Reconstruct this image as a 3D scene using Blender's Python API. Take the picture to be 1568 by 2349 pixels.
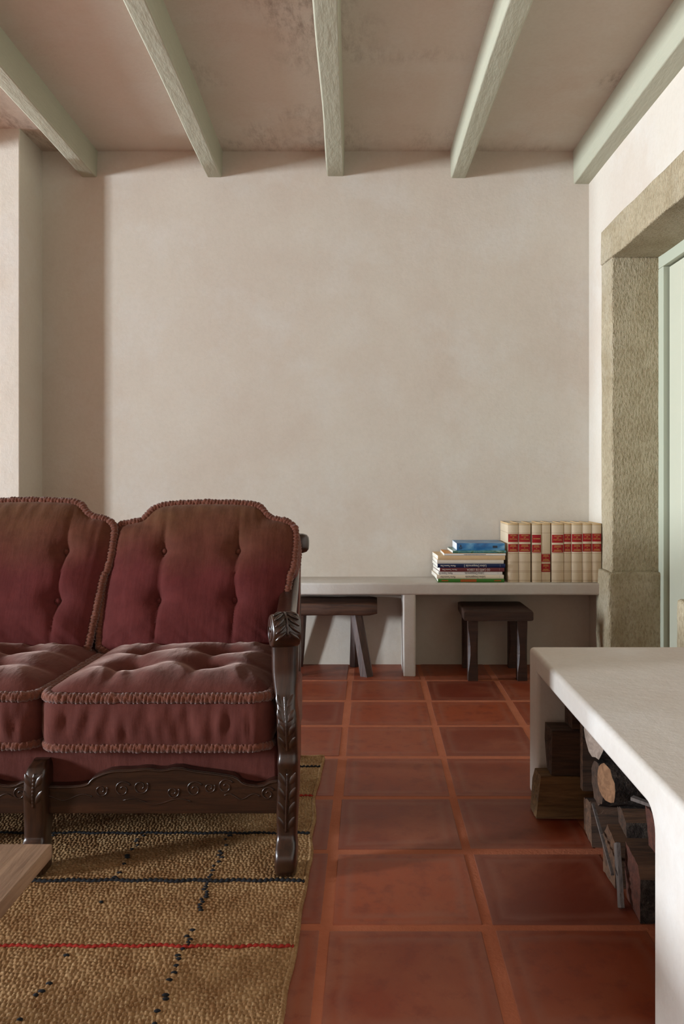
import bpy, bmesh, math, random
import numpy as np
from mathutils import Vector, noise

random.seed(7)
for o in list(bpy.data.objects):
    bpy.data.objects.remove(o, do_unlink=True)
scene = bpy.context.scene
C = scene.collection

# ------------------------------------------------------------------ camera, world, light, exposure
FPX = 1820.0; VPX = 848.0; HZ = 1100.0; W0, H0 = 1568.0, 2349.0
CAMZ = 0.884
cam_d = bpy.data.cameras.new('camera'); cam = bpy.data.objects.new('camera', cam_d); C.objects.link(cam)
cam.location = (0, 0, CAMZ); cam.rotation_euler = (math.pi/2, 0, 0)
cam_d.sensor_fit = 'HORIZONTAL'; cam_d.sensor_width = 36.0
cam_d.lens = FPX/W0*36.0
cam_d.shift_x = -(VPX - W0/2)/W0
cam_d.shift_y = -(H0/2 - HZ)/W0
cam_d.clip_start = 0.02
scene.camera = cam

world = bpy.data.worlds.new('sky'); scene.world = world; world.use_nodes = True
world.node_tree.nodes['Background'].inputs[0].default_value = (0.62, 0.76, 1.0, 1)
world.node_tree.nodes['Background'].inputs[1].default_value = 0.15

vs = scene.view_settings
vs.view_transform = 'Standard'; vs.look = 'None'; vs.gamma = 1.0; vs.use_curve_mapping = False
vs.exposure = -0.06

def window_light(name, loc, target, sx, sy, power, col):
    l = bpy.data.lights.new(name, 'AREA'); l.shape = 'RECTANGLE'; l.size = sx; l.size_y = sy
    l.energy = power; l.color = col
    o = bpy.data.objects.new(name, l); C.objects.link(o); o.location = loc
    d = Vector(target) - Vector(loc)
    o.rotation_euler = d.to_track_quat('-Z', 'Y').to_euler()
    return o
XL = -7.0          # left wall of the room
YF = -4.5          # wall behind the camera
# daylight standing in the two window openings of the left wall (window_1, window_2), where the photograph's shadows come from
window_light('window_left_near_offscreen', (XL-0.02, -0.65, 1.40), (XL+1, -0.65, 1.40), 0.70, 0.90, 800, (0.82, 0.91, 1.0))
window_light('window_left_far_offscreen', (XL-0.02, 3.02, 1.02), (XL+1, 3.02, 1.02), 0.66, 1.80, 520, (0.78, 0.89, 1.0))

# ------------------------------------------------------------------ helpers
ORG = {}
def tag(o, label=None, cat=None, group=None, kind=None):
    if label: o['label'] = label
    if cat: o['category'] = cat
    if group: o['group'] = group
    if kind: o['kind'] = kind
    return o
def thing(name, loc, label, cat, group=None, kind=None):
    o = bpy.data.objects.new(name, None); C.objects.link(o); o.location = loc
    o.empty_display_size = 0.05
    ORG[o.name] = Vector(loc)
    return tag(o, label, cat, group, kind)
def mesh(name, V, F, mat, parent=None, smooth=True, loc=None, fm=None, auto=None):
    """one mesh object; V are world coordinates"""
    if parent is not None: org = ORG[parent.name]
    else: org = Vector(loc) if loc is not None else Vector((0, 0, 0))
    me = bpy.data.meshes.new(name)
    V = np.asarray(V, dtype=float) - np.array(org)
    me.from_pydata(V.tolist(), [], [list(map(int, f)) for f in F])
    mats = mat if isinstance(mat, (list, tuple)) else [mat]
    for m in mats: me.materials.append(m)
    if fm is not None: me.polygons.foreach_set('material_index', list(fm))
    if smooth: me.polygons.foreach_set('use_smooth', [True]*len(me.polygons))
    me.update()
    if auto is not None:
        bm = bmesh.new(); bm.from_mesh(me)
        for e in bm.edges:
            if len(e.link_faces) == 2 and e.calc_face_angle(0) > math.radians(auto): e.smooth = False
        bm.to_mesh(me); bm.free()
    o = bpy.data.objects.new(name, me); C.objects.link(o)
    if parent is not None: o.parent = parent
    else: o.location = org
    ORG[o.name] = org
    return o
def bm_obj(name, bm, mat, parent=None, smooth=True, loc=None, auto=35):
    bm.verts.index_update()
    bmesh.ops.recalc_face_normals(bm, faces=bm.faces)
    V = [v.co[:] for v in bm.verts]; F = [[v.index for v in f.verts] for f in bm.faces]
    bm.free()
    o = mesh(name, V, F, mat, parent, smooth, loc, auto=auto)
    if smooth:
        w = o.modifiers.new('weighted_normals', 'WEIGHTED_NORMAL'); w.keep_sharp = True
    return o
def rbox(b, r=0.0, seg=2, bm=None, cuts=0, jit=0.0, freq=3.0):
    """axis box (x0,x1,y0,y1,z0,z1), bevelled, optionally with a wobbly hand-made surface"""
    x0, x1, y0, y1, z0, z1 = b
    own = bm is None
    t = bmesh.new()
    bmesh.ops.create_cube(t, size=1.0)
    for v in t.verts:
        v.co = ((x0+x1)/2+v.co.x*(x1-x0), (y0+y1)/2+v.co.y*(y1-y0), (z0+z1)/2+v.co.z*(z1-z0))
    if r > 0: bmesh.ops.bevel(t, geom=t.edges[:], offset=r, segments=seg, profile=0.5, affect='EDGES')
    if cuts: 
        L = max(x1-x0, y1-y0, z1-z0)
        es = [e for e in t.edges if e.calc_length() > L*0.25]
        bmesh.ops.subdivide_edges(t, edges=es, cuts=cuts, use_grid_fill=True)
    if jit:
        for v in t.verts:
            n = noise.noise_vector(v.co*freq)
            v.co += n*jit
    if own: return t
    me = bpy.data.meshes.new('tmp'); t.to_mesh(me); t.free(); bm.from_mesh(me); bpy.data.meshes.remove(me)
    return bm
def poly_extrude(pts, mapf, d0, d1, r=0.0, seg=2):
    """2-D polygon pushed from d0 to d1; mapf(u,v,d)->xyz"""
    bm = bmesh.new()
    a = [bm.verts.new(mapf(u, v, d0)) for u, v in pts]; b = [bm.verts.new(mapf(u, v, d1)) for u, v in pts]
    n = len(pts)
    bm.faces.new(a); bm.faces.new(b[::-1])
    for i in range(n): bm.faces.new((a[i], b[i], b[(i+1) % n], a[(i+1) % n]))
    bmesh.ops.recalc_face_normals(bm, faces=bm.faces)
    if r > 0: bmesh.ops.bevel(bm, geom=[e for e in bm.edges if e.calc_face_angle(0) > 0.6], offset=r, segments=seg, profile=0.5, affect='EDGES', clamp_overlap=True)
    return bm
def loft(rings, closed=True, caps=True):
    """list of rings (same count) -> V, F"""
    n = len(rings[0]); V = [p for r in rings for p in r]; F = []
    for i in range(len(rings)-1):
        for j in range(n if closed else n-1):
            k = (j+1) % n
            F.append((i*n+j, i*n+k, (i+1)*n+k, (i+1)*n+j))
    if caps:
        F.append(tuple(range(n-1, -1, -1))); F.append(tuple((len(rings)-1)*n+j for j in range(n)))
    return V, F
def sring(c, u, v, hu, hv, n=20, p=4.0):
    """super-ellipse ring"""
    out = []
    c = Vector(c); u = Vector(u); v = Vector(v)
    for k in range(n):
        a = 2*math.pi*(k+0.5)/n
        ca, sa = math.cos(a), math.sin(a)
        out.append(tuple(c + u*hu*math.copysign(abs(ca)**(2/p), ca) + v*hv*math.copysign(abs(sa)**(2/p), sa)))
    return out
def fix(o):
    bm = bmesh.new(); bm.from_mesh(o.data); bmesh.ops.recalc_face_normals(bm, faces=bm.faces); bm.to_mesh(o.data); bm.free(); return o
def resample(P, step, closed=False):
    P = [np.array(p, float) for p in P]
    if closed: P = P+[P[0]]
    d = [0]
    for i in range(1, len(P)): d.append(d[-1]+np.linalg.norm(P[i]-P[i-1]))
    L = d[-1]; n = max(2, int(round(L/step)))
    t = np.linspace(0, L, n+1)
    A = np.array(P); out = np.stack([np.interp(t, d, A[:, k]) for k in range(A.shape[1])], 1)
    return out[:-1] if closed else out
def smooth_curve(P, it=2, closed=False):
    """Chaikin"""
    P = [np.array(p, float) for p in P]
    for _ in range(it):
        Q = []
        n = len(P)
        if not closed: Q.append(P[0])
        for i in range(n if closed else n-1):
            a, b = P[i], P[(i+1) % n]
            Q += [a*0.75+b*0.25, a*0.25+b*0.75]
        if not closed: Q.append(P[-1])
        P = Q
    return np.array(P)
def tube(path, r, n=10, closed=False, rf=None, caps=True):
    """tube along a path; rf(s, theta, i) scales the radius"""
    P = np.asarray(path, float); m = len(P)
    T = np.zeros_like(P)
    for i in range(m):
        a = P[(i-1) % m] if (closed or i > 0) else P[i]
        b = P[(i+1) % m] if (closed or i < m-1) else P[i]
        t = b-a; T[i] = t/(np.linalg.norm(t)+1e-9)
    ref = np.array([0.0, 0, 1.0]) if abs(T[0][2]) < 0.9 else np.array([1.0, 0, 0])
    N = np.cross(T[0], ref); N /= np.linalg.norm(N)
    V = []; s = 0.0
    for i in range(m):
        N = N - T[i]*np.dot(N, T[i]); N /= np.linalg.norm(N)+1e-9
        B = np.cross(T[i], N)
        if i: s += np.linalg.norm(P[i]-P[i-1])
        for k in range(n):
            th = 2*math.pi*k/n
            rr = r if not callable(r) else r(i/(m-1))
            if rf: rr *= rf(s, th, i)
            V.append(P[i]+rr*(math.cos(th)*N+math.sin(th)*B))
    F = []
    for i in range(m if closed else m-1):
        i2 = (i+1) % m
        for k in range(n):
            k2 = (k+1) % n
            F.append((i*n+k, i*n+k2, i2*n+k2, i2*n+k))
    if not closed and caps:
        F.append(tuple(range(n-1, -1, -1))); F.append(tuple((m-1)*n+k for k in range(n)))
    return V, F
def ellipsoid(c, rx, ry, rz, nu=12, nv=7):
    V = []; F = []
    for i in range(nv+1):
        ph = math.pi*i/nv
        for k in range(nu):
            th = 2*math.pi*k/nu
            V.append((c[0]+rx*math.sin(ph)*math.cos(th), c[1]+ry*math.sin(ph)*math.sin(th), c[2]+rz*math.cos(ph)))
    for i in range(nv):
        for k in range(nu):
            F.append((i*nu+k, (i+1)*nu+k, (i+1)*nu+(k+1) % nu, i*nu+(k+1) % nu))
    return V, F
def join(parts):
    V = []; F = []
    for v, f in parts:
        o = len(V); V += [tuple(p) for p in v]; F += [tuple(i+o for i in q) for q in f]
    return V, F
def text_vf(s, size, mapf, align='CENTER', sx=1.0):
    cu = bpy.data.curves.new('t', 'FONT'); cu.body = s; cu.size = size; cu.align_x = align; cu.align_y = 'CENTER'
    cu.resolution_u = 2; cu.space_line = 0.95
    o = bpy.data.objects.new('t', cu); C.objects.link(o)
    dg = bpy.context.evaluated_depsgraph_get()
    me = bpy.data.meshes.new_from_object(o.evaluated_get(dg))
    V = [mapf(v.co.x*sx, v.co.y) for v in me.vertices]; F = [tuple(p.vertices) for p in me.polygons]
    bpy.data.objects.remove(o); bpy.data.curves.remove(cu); bpy.data.meshes.remove(me)
    return V, F

# ------------------------------------------------------------------ materials
def srgb(r, g, b):
    f = lambda c: ((c/255+0.055)/1.055)**2.4 if c > 10.3 else c/255/12.92
    return (f(r), f(g), f(b), 1)
class Mat:
    def __init__(s, name, rough=0.6, spec=0.4):
        s.m = bpy.data.materials.new(name); s.m.use_nodes = True
        s.nt = s.m.node_tree; s.n = s.nt.nodes; s.b = s.n['Principled BSDF']
        s.b.inputs['Roughness'].default_value = rough
        s.b.inputs['Specular IOR Level'].default_value = spec
        s.tc = s.n.new('ShaderNodeTexCoord'); s.co = s.tc.outputs['Object']
    def l(s, a, b): s.nt.links.new(a, b)
    def mapping(s, scale=(1, 1, 1), rot=(0, 0, 0), rnd=False):
        m = s.n.new('ShaderNodeMapping'); m.inputs['Scale'].default_value = scale; m.inputs['Rotation'].default_value = rot
        s.l(s.co, m.inputs['Vector'])
        if rnd:
            oi = s.n.new('ShaderNodeObjectInfo'); k = s.n.new('ShaderNodeMath'); k.operation = 'MULTIPLY'; k.inputs[1].default_value = 37.0
            s.l(oi.outputs['Random'], k.inputs[0]); s.l(k.outputs[0], m.inputs['Location'])
        return m.outputs['Vector']
    def noise(s, scale, detail=4, rough=0.55, vec=None, dist=0.0):
        t = s.n.new('ShaderNodeTexNoise'); t.inputs['Scale'].default_value = scale; t.inputs['Detail'].default_value = detail
        t.inputs['Roughness'].default_value = rough; t.inputs['Distortion'].default_value = dist
        s.l(vec if vec is not None else s.co, t.inputs['Vector']); return t.outputs['Fac']
    def ramp(s, fac, stops):
        r = s.n.new('ShaderNodeValToRGB'); e = r.color_ramp.elements
        while len(e) < len(stops): e.new(0.5)
        for k, (p, c) in enumerate(stops): e[k].position = p; e[k].color = c if len(c) == 4 else (*c, 1)
        s.l(fac, r.inputs['Fac']); return r.outputs['Color']
    def mix(s, a, b, fac, mode='MIX'):
        x = s.n.new('ShaderNodeMix'); x.data_type = 'RGBA'; x.blend_type = mode
        for v, i in ((fac, 0), (a, 6), (b, 7)):
            if isinstance(v, (int, float)): x.inputs[i].default_value = v
            elif isinstance(v, tuple): x.inputs[i].default_value = v
            else: s.l(v, x.inputs[i])
        return x.outputs[2]
    def math(s, op, a, b=None, c=None, clamp=False):
        x = s.n.new('ShaderNodeMath'); x.operation = op; x.use_clamp = clamp
        for i, v in enumerate((a, b, c)):
            if v is None: continue
            if isinstance(v, (int, float)): x.inputs[i].default_value = v
            else: s.l(v, x.inputs[i])
        return x.outputs[0]
    def xyz(s):
        x = s.n.new('ShaderNodeSeparateXYZ'); s.l(s.co, x.inputs[0]); return x.outputs
    def color(s, c):
        if isinstance(c, tuple): s.b.inputs['Base Color'].default_value = c
        else: s.l(c, s.b.inputs['Base Color'])
        return s
    def bump(s, h, strength=0.3, dist=0.01):
        b = s.n.new('ShaderNodeBump'); b.inputs['Strength'].default_value = strength; b.inputs['Distance'].default_value = dist
        s.l(h, b.inputs['Height']); s.l(b.outputs['Normal'], s.b.inputs['Normal']); return s
    def rough(s, v): s.l(v, s.b.inputs['Roughness']); return s

def plaster(name, base, pink, pale, smudge=None, bumpk=0.25):
    M = Mat(name, 0.85, 0.2)
    n1 = M.noise(1.3, 5, 0.6, dist=0.4); n2 = M.noise(3.2, 6, 0.65); n3 = M.noise(60, 3, 0.6)
    c = M.mix(base, pink, M.ramp(n1, [(0.42, (0, 0, 0)), (0.68, (1, 1, 1))]))
    c = M.mix(c, pale, M.ramp(n2, [(0.50, (0, 0, 0)), (0.72, (0.8, 0.8, 0.8))]))
    c = M.mix(c, (0.86, 0.83, 0.80, 1), M.math('MULTIPLY', M.ramp(n3, [(0.40, (1, 1, 1)), (0.55, (0, 0, 0))]), 0.16), 'MULTIPLY')
    if smudge:
        big = M.ramp(M.noise(1.7, 3, 0.5, dist=0.6), [(0.54, (0, 0, 0)), (0.70, (1, 1, 1))])
        fine = M.ramp(M.noise(22, 6, 0.75, vec=M.mapping((1.6, 0.5, 1))), [(0.44, (0, 0, 0)), (0.66, (1, 1, 1))])
        c = M.mix(c, smudge, M.math('MULTIPLY', M.math('MULTIPLY', big, fine), 0.6))
    M.color(c)
    h = M.math('ADD', M.math('MULTIPLY', M.noise(9, 6, 0.6), 1.0), M.math('MULTIPLY', M.noise(140, 3, 0.6), 0.12))
    M.bump(h, bumpk, 0.012)
    return M.m
m_wall = plaster('limewash_wall', srgb(202, 193, 179), srgb(196, 183, 168), srgb(205, 199, 189))
m_bench = plaster('white_plaster', srgb(202, 195, 186), srgb(196, 186, 176), srgb(206, 202, 196), bumpk=0.3)
m_hearth = m_bench
m_ceil = plaster('ceiling_plaster', srgb(200, 189, 175), srgb(195, 180, 165), srgb(203, 196, 185), smudge=srgb(120, 100, 84))

def paint(name, col, col2, rough=0.5, bumpk=0.12):
    M = Mat(name, rough, 0.35)
    M.color(M.mix(col, col2, M.noise(5, 5, 0.6)))
    M.bump(M.noise(14, 6, 0.6, vec=M.mapping((3, 0.7, 3))), bumpk, 0.01); return M.m
m_beam = paint('sage_beam_paint', srgb(170, 169, 147), srgb(177, 176, 156), 0.55, 0.35)
m_door = paint('sage_door_paint', srgb(188, 188, 166), srgb(193, 192, 172), 0.45, 0.05)
m_frame = paint('sage_frame_paint', srgb(174, 178, 157), srgb(180, 183, 163), 0.45, 0.05)
m_gap = Mat('dark_iron', 0.6).color(srgb(35, 32, 28)).m

def stone(name, a, b, c3, k=0.7):
    M = Mat(name, 0.9, 0.2)
    n1 = M.noise(5, 6, 0.65); n2 = M.noise(90, 4, 0.7)
    chis = M.noise(120, 3, 0.6, vec=M.mapping((1.0, 1.0, 0.42), (0.0, 0.85, 0.3)))
    col = M.mix(a, b, M.ramp(n1, [(0.35, (0, 0, 0)), (0.68, (1, 1, 1))]))
    col = M.mix(col, c3, M.ramp(M.noise(2.1, 5, 0.6, dist=0.8), [(0.52, (0, 0, 0)), (0.70, (0.75, 0.75, 0.75))]))
    col = M.mix(col, (0.66, 0.61, 0.54, 1), M.ramp(chis, [(0.36, (0.6, 0.6, 0.6)), (0.54, (0, 0, 0))]), 'MULTIPLY')
    col = M.mix(col, (0.6, 0.55, 0.5, 1), M.ramp(n2, [(0.28, (0.8, 0.8, 0.8)), (0.38, (0, 0, 0))]), 'MULTIPLY')
    M.color(col)
    h = M.math('ADD', M.math('MULTIPLY', chis, 1.0), M.math('MULTIPLY', n2, 0.35))
    M.bump(h, k, 0.016); return M.m
m_stone = stone('granite_surround', srgb(190, 175, 146), srgb(170, 154, 124), srgb(198, 186, 162), 1.0)
m_stone_warm = m_stone
def tile_mat():
    M = Mat('terracotta_tile', 0.45, 0.45)
    oi = M.n.new('ShaderNodeObjectInfo')
    v = M.mapping((1, 1, 1), rnd=True)
    n1 = M.noise(3.5, 5, 0.6, vec=v, dist=0.5); n2 = M.noise(26, 5, 0.65, vec=v)
    base = M.ramp(oi.outputs['Random'], [(0.0, srgb(122, 48, 23)), (0.45, srgb(138, 60, 29)), (0.75, srgb(150, 68, 34)), (1.0, srgb(110, 41, 20))])
    c = M.mix(base, srgb(152, 88, 60), M.ramp(n1, [(0.46, (0, 0, 0)), (0.74, (0.75, 0.75, 0.75))]))
    c = M.mix(c, srgb(112, 44, 26), M.ramp(n2, [(0.36, (0.5, 0.5, 0.5)), (0.5, (0, 0, 0))]))
    # pale worn frame a little inside the edge, as on the hand-pressed tiles
    xs = M.xyz()
    ax = M.math('ABSOLUTE', xs[0]); ay = M.math('ABSOLUTE', xs[1]); mx = M.math('MAXIMUM', ax, ay)
    wob = M.math('ADD', mx, M.math('MULTIPLY', M.math('SUBTRACT', n1, 0.5), 0.04))
    fr = M.ramp(M.math('MULTIPLY', wob, 5.0), [(0.50, (0, 0, 0)), (0.60, (0.35, 0.35, 0.35)), (0.66, (0.0, 0.0, 0.0)), (0.74, (0.3, 0.3, 0.3))])
    c = M.mix(c, srgb(146, 96, 78), fr)
    M.color(c)
    M.rough(M.math('ADD', 0.34, M.math('MULTIPLY', n1, 0.26)))
    M.bump(M.math('ADD', n2, M.math('MULTIPLY', n1, 3.0)), 0.10, 0.006); return M.m
m_tile = tile_mat()
M = Mat('terracotta_grout', 0.85, 0.2)
M.color(M.mix(srgb(190, 116, 86), srgb(156, 88, 60), M.noise(9, 6, 0.7))); M.bump(M.noise(120, 4, 0.7), 0.4, 0.004)
m_grout = M.m

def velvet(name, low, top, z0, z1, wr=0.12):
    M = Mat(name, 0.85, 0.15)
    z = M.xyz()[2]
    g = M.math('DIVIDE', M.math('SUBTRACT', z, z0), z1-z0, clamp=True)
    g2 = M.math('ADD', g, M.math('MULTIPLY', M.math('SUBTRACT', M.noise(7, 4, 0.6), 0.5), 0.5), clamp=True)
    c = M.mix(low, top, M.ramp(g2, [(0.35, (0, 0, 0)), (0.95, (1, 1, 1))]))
    c = M.mix(c, (0.72, 0.66, 0.66, 1), M.ramp(M.noise(18, 5, 0.7), [(0.40, (0.6, 0.6, 0.6)), (0.6, (0, 0, 0))]), 'MULTIPLY')
    M.color(c)
    M.b.inputs['Sheen Weight'].default_value = 0.40; M.b.inputs['Sheen Roughness'].default_value = 0.35
    M.b.inputs['Sheen Tint'].default_value = (0.95, 0.68, 0.58, 1)
    w = M.math('ADD', M.math('MULTIPLY', M.noise(16, 3, 0.5, vec=M.mapping((2.2, 1, 0.45))), 1.0), M.math('MULTIPLY', M.noise(420, 2, 0.6), 0.10))
    M.bump(w, wr*2, 0.012); return M.m
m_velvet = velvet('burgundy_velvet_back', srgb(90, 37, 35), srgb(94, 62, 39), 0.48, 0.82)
m_velvet_seat = velvet('burgundy_velvet_seat', srgb(92, 48, 41), srgb(92, 48, 41), 0.30, 0.42)
m_velvet_base = m_velvet_seat
M = Mat('russet_trim', 0.9, 0.1)
M.color(M.mix(srgb(130, 76, 56), srgb(78, 42, 33), M.noise(90, 3, 0.7))); M.bump(M.noise(500, 2, 0.6), 0.5, 0.004)
M.b.inputs['Sheen Weight'].default_value = 0.3
m_trim = M.m

def wood(name, a, b, rough, axis=0, coat=0.0, scale=9.0, bumpk=0.12, knots=False):
    M = Mat(name, rough, 0.45)
    sc = [7.0, 7.0, 7.0]; sc[axis] = 0.55
    v = M.mapping(tuple(sc))
    n = M.noise(scale, 6, 0.65, vec=v, dist=0.9)
    c = M.mix(a, b, M.ramp(n, [(0.36, (0, 0, 0)), (0.64, (1, 1, 1))]))
    if knots:
        k = M.n.new('ShaderNodeTexVoronoi'); k.inputs['Scale'].default_value = 3.4
        M.l(M.mapping((1.0, 0.55, 1.0)), k.inputs['Vector'])
        c = M.mix(c, srgb(96, 66, 44), M.ramp(k.outputs['Distance'], [(0.05, (0.9, 0.9, 0.9)), (0.13, (0, 0, 0))]))
    M.color(c); M.bump(n, bumpk, 0.006)
    if coat: M.b.inputs['Coat Weight'].default_value = coat; M.b.inputs['Coat Roughness'].default_value = 0.22
    return M.m
m_sofawood = wood('dark_polished_wood', srgb(34, 19, 12), srgb(56, 32, 19), 0.30, 2, 0.5)
m_apronwood = wood('dark_polished_wood_apron', srgb(34, 19, 12), srgb(56, 32, 19), 0.30, 0, 0.3)
m_stool1 = wood('old_stool_wood', srgb(52, 34, 25), srgb(90, 60, 43), 0.6, 0, 0.0, 7, 0.5)
m_stool_leg = wood('old_stool_leg_wood', srgb(58, 38, 31), srgb(84, 57, 46), 0.55, 2, 0.0, 7, 0.4)
m_stool2 = wood('dark_stool_wood', srgb(46, 28, 20), srgb(64, 40, 28), 0.5, 0, 0.05, 7, 0.25)
m_oak = wood('pale_oak', srgb(150, 120, 94), srgb(118, 90, 68), 0.6, 1, 0.0, 7, 0.15, True)
m_bark = None
def bark():
    M = Mat('bark', 0.9, 0.2)
    n = M.noise(30, 6, 0.75); 
    c = M.mix(srgb(42, 34, 30), srgb(96, 84, 74), M.ramp(n, [(0.45, (0, 0, 0)), (0.75, (1, 1, 1))]))
    c = M.mix(c, srgb(150, 146, 128), M.ramp(M.noise(48, 4, 0.7), [(0.64, (0, 0, 0)), (0.72, (0.8, 0.8, 0.8))]))
    M.color(c); M.bump(n, 0.9, 0.02); return M.m
m_bark = bark()
m_split = wood('split_firewood', srgb(98, 68, 46), srgb(64, 44, 30), 0.85, 0, 0, 9, 0.8)
m_split_red = wood('red_split_firewood', srgb(98, 56, 42), srgb(66, 38, 29), 0.85, 0, 0, 9, 0.5)
m_split_dark = wood('dark_split_firewood', srgb(82, 58, 42), srgb(52, 38, 28), 0.85, 0, 0, 9, 0.9)
m_split_old = wood('mossy_split_firewood', srgb(124, 92, 56), srgb(82, 60, 36), 0.88, 0, 0, 9, 0.9)
m_grey_split = wood('grey_split_firewood', srgb(104, 94, 88), srgb(76, 68, 64), 0.85, 2, 0, 9, 0.6)
def endgrain(name, a, b):
    M = Mat(name, 0.85, 0.2)
    n = M.noise(34, 6, 0.7, dist=0.6)
    M.color(M.mix(a, b, M.ramp(n, [(0.38, (0, 0, 0)), (0.62, (1, 1, 1))]))); M.bump(n, 0.4, 0.006); return M.m
m_end = endgrain('cut_end_tan', srgb(142, 106, 78), srgb(108, 78, 56))
m_end_pale = endgrain('cut_end_pale', srgb(164, 146, 132), srgb(126, 110, 98))

def jute():
    M = Mat('jute_weave', 0.92, 0.15)
    n = M.noise(14, 5, 0.65); f = M.noise(150, 3, 0.7)
    c = M.mix(srgb(156, 122, 84), srgb(126, 90, 56), M.ramp(n, [(0.38, (0, 0, 0)), (0.66, (1, 1, 1))]))
    c = M.mix(c, srgb(186, 158, 118), M.ramp(f, [(0.52, (0, 0, 0)), (0.7, (0.7, 0.7, 0.7))]))
    c = M.mix(c, srgb(104, 74, 44), M.ramp(f, [(0.30, (0.6, 0.6, 0.6)), (0.42, (0, 0, 0))]))
    M.color(c); M.bump(f, 0.5, 0.003); return M.m
m_jute = jute()
M = Mat('black_yarn', 0.9, 0.1); M.color(srgb(36, 36, 38)); m_black = M.m
M = Mat('red_yarn', 0.9, 0.1); M.color(M.mix(srgb(160, 52, 40), srgb(128, 34, 28), M.noise(60))); m_redyarn = M.m

# ------------------------------------------------------------------ room shell
YW = 3.795; ZC = 2.454
# back wall, wall pier at the left
wb = bm_obj('wall_back', rbox((XL-0.3, 1.35, YW, YW+0.3, -0.1, ZC+0.1)), m_wall, smooth=False); tag(wb, kind='structure')
wp = bm_obj('wall_pier', rbox((-2.35, -1.566, 3.549, YW+0.02, -0.05, ZC+0.02), 0.006, 3), m_wall); tag(wp, kind='structure')
# right wall runs a little off square
DR = Vector((0.0245, -1, 0)).normalized(); NR = Vector((1, 0.0245, 0)).normalized(); P0 = Vector((1.047, YW, 0))
def RW(s, t, z): return tuple(P0 + DR*s + NR*t + Vector((0, 0, z)))
def rw_box(s0, s1, t0, t1, z0, z1, r=0.0, seg=2, bm=None, jit=0, cuts=0, freq=9):
    t = rbox((s0, s1, t0, t1, z0, z1), r, seg, cuts=cuts, jit=jit, freq=freq)
    for v in t.verts: v.co = RW(*v.co)
    if bm is None: return t
    me = bpy.data.meshes.new('tmp'); t.to_mesh(me); t.free(); bm.from_mesh(me); bpy.data.meshes.remove(me); return bm
b = bmesh.new()
rw_box(-0.05, 0.197, 0, 0.32, -0.05, ZC+0.05, bm=b)
rw_box(0.197, 1.238, 0, 0.32, 2.006, ZC+0.05, bm=b)
rw_box(1.238, 8.4, 0, 0.32, -0.05, ZC+0.05, bm=b)
wr_ = bm_obj('wall_right', b, m_wall, smooth=False); tag(wr_, kind='structure')
# left wall with two window openings
def wall_with_holes(name, along, at, u0, u1, holes, thick):
    b = bmesh.new(); u = u0
    def put(a, c, z0, z1):
        if along == 'y': rbox((at-thick, at, a, c, z0, z1), bm=b)
        else: rbox((a, c, at-thick, at, z0, z1), bm=b)
    for (h0, h1, z0, z1) in sorted(holes):
        put(u, h0, -0.05, ZC+0.05)
        if z0 > 0: put(h0, h1, -0.05, z0)
        put(h0, h1, z1, ZC+0.05); u = h1
    put(u, u1, -0.05, ZC+0.05)
    o = bm_obj(name, b, m_wall, smooth=False); tag(o, kind='structure'); return o
HL = [(-1.02, -0.28, 0.93, 1.88), (2.67, 3.37, 0.08, 1.97)]
HB = []
wall_with_holes('wall_left', 'y', XL, YF-0.3, YW+0.1, HL, 0.25)
wall_with_holes('wall_front', 'x', YF, XL-0.3, 1.6, HB, 0.25)
def window_frame(name, along, at, hole, nv, nh):
    a, c, z0, z1 = hole; b = bmesh.new(); w = 0.035
    def put(p, q, r, s):
        if along == 'y': rbox((at+0.0, at+0.03, p, q, r, s), 0.003, 1, bm=b)
        else: rbox((p, q, at+0.0, at+0.03, r, s), 0.003, 1, bm=b)
    put(a-w, a+w*0.4, z0-w, z1+w); put(c-w*0.4, c+w, z0-w, z1+w); put(a, c, z1-w*0.4, z1+w); put(a, c, z0-w, z0+w*0.4)
    for k in range(1, nv): m = a+(c-a)*k/nv; put(m-0.016, m+0.016, z0, z1)
    for k in range(1, nh): m = z0+(z1-z0)*k/nh; put(a, c, m-0.012, m+0.012)
    o = bm_obj(name, b, m_frame); tag(o, kind='structure')
window_frame('window_1', 'y', XL, HL[0], 2, 1)
window_frame('window_2', 'y', XL, HL[1], 2, 1)

# ceiling and its beams
ce = bm_obj('ceiling', rbox((XL-0.3, 1.6, YF-0.3, YW+0.3, ZC, ZC+0.12)), m_ceil, smooth=False); tag(ce, kind='structure')
def beam(xl, xr, zb, slope, seed):
    rnd = random.Random(seed); rings = []
    ys = np.linspace(YW+0.02, YF-0.05, 80)
    for i, y in enumerate(ys):
        dx = (YW-y)*slope
        wl = noise.noise(Vector((seed*3.1, y*1.6, 0)))*0.0055; wr2 = noise.noise(Vector((seed*5.7, y*1.6, 4)))*0.0055
        wz = noise.noise(Vector((seed*1.3, y*1.2, 9)))*0.004
        a, c, z = xl+dx+wl, xr+dx+wr2, zb+wz
        t = 0.007
        rings.append([(a-0.004, y, ZC+0.01), (a, y, z+t), (a+t*0.3, y, z+t*0.3), (a+t, y, z), (c-t, y, z), (c-t*0.3, y, z+t*0.3), (c, y, z+t), (c+0.004, y, ZC+0.01)])
    V, F = loft(rings)
    o = fix(mesh('beam', V, F, m_beam, ce, True, auto=60))
    w = o.modifiers.new('weighted_normals', 'WEIGHTED_NORMAL'); w.keep_sharp = True
    return o
for k, (a, c, zb) in enumerate([(-1.377, -1.305, 2.327), (-0.778, -0.707, 2.331), (-0.204, -0.125, 2.333), (0.386, 0.461, 2.326), (0.972, 1.06, 2.298)]):
    beam(a, c, zb, 0.022, k+1)
for k in range(9): beam(-1.377-0.6*(k+1), -1.303-0.6*(k+1), 2.33, 0.022, k+11)

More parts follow.
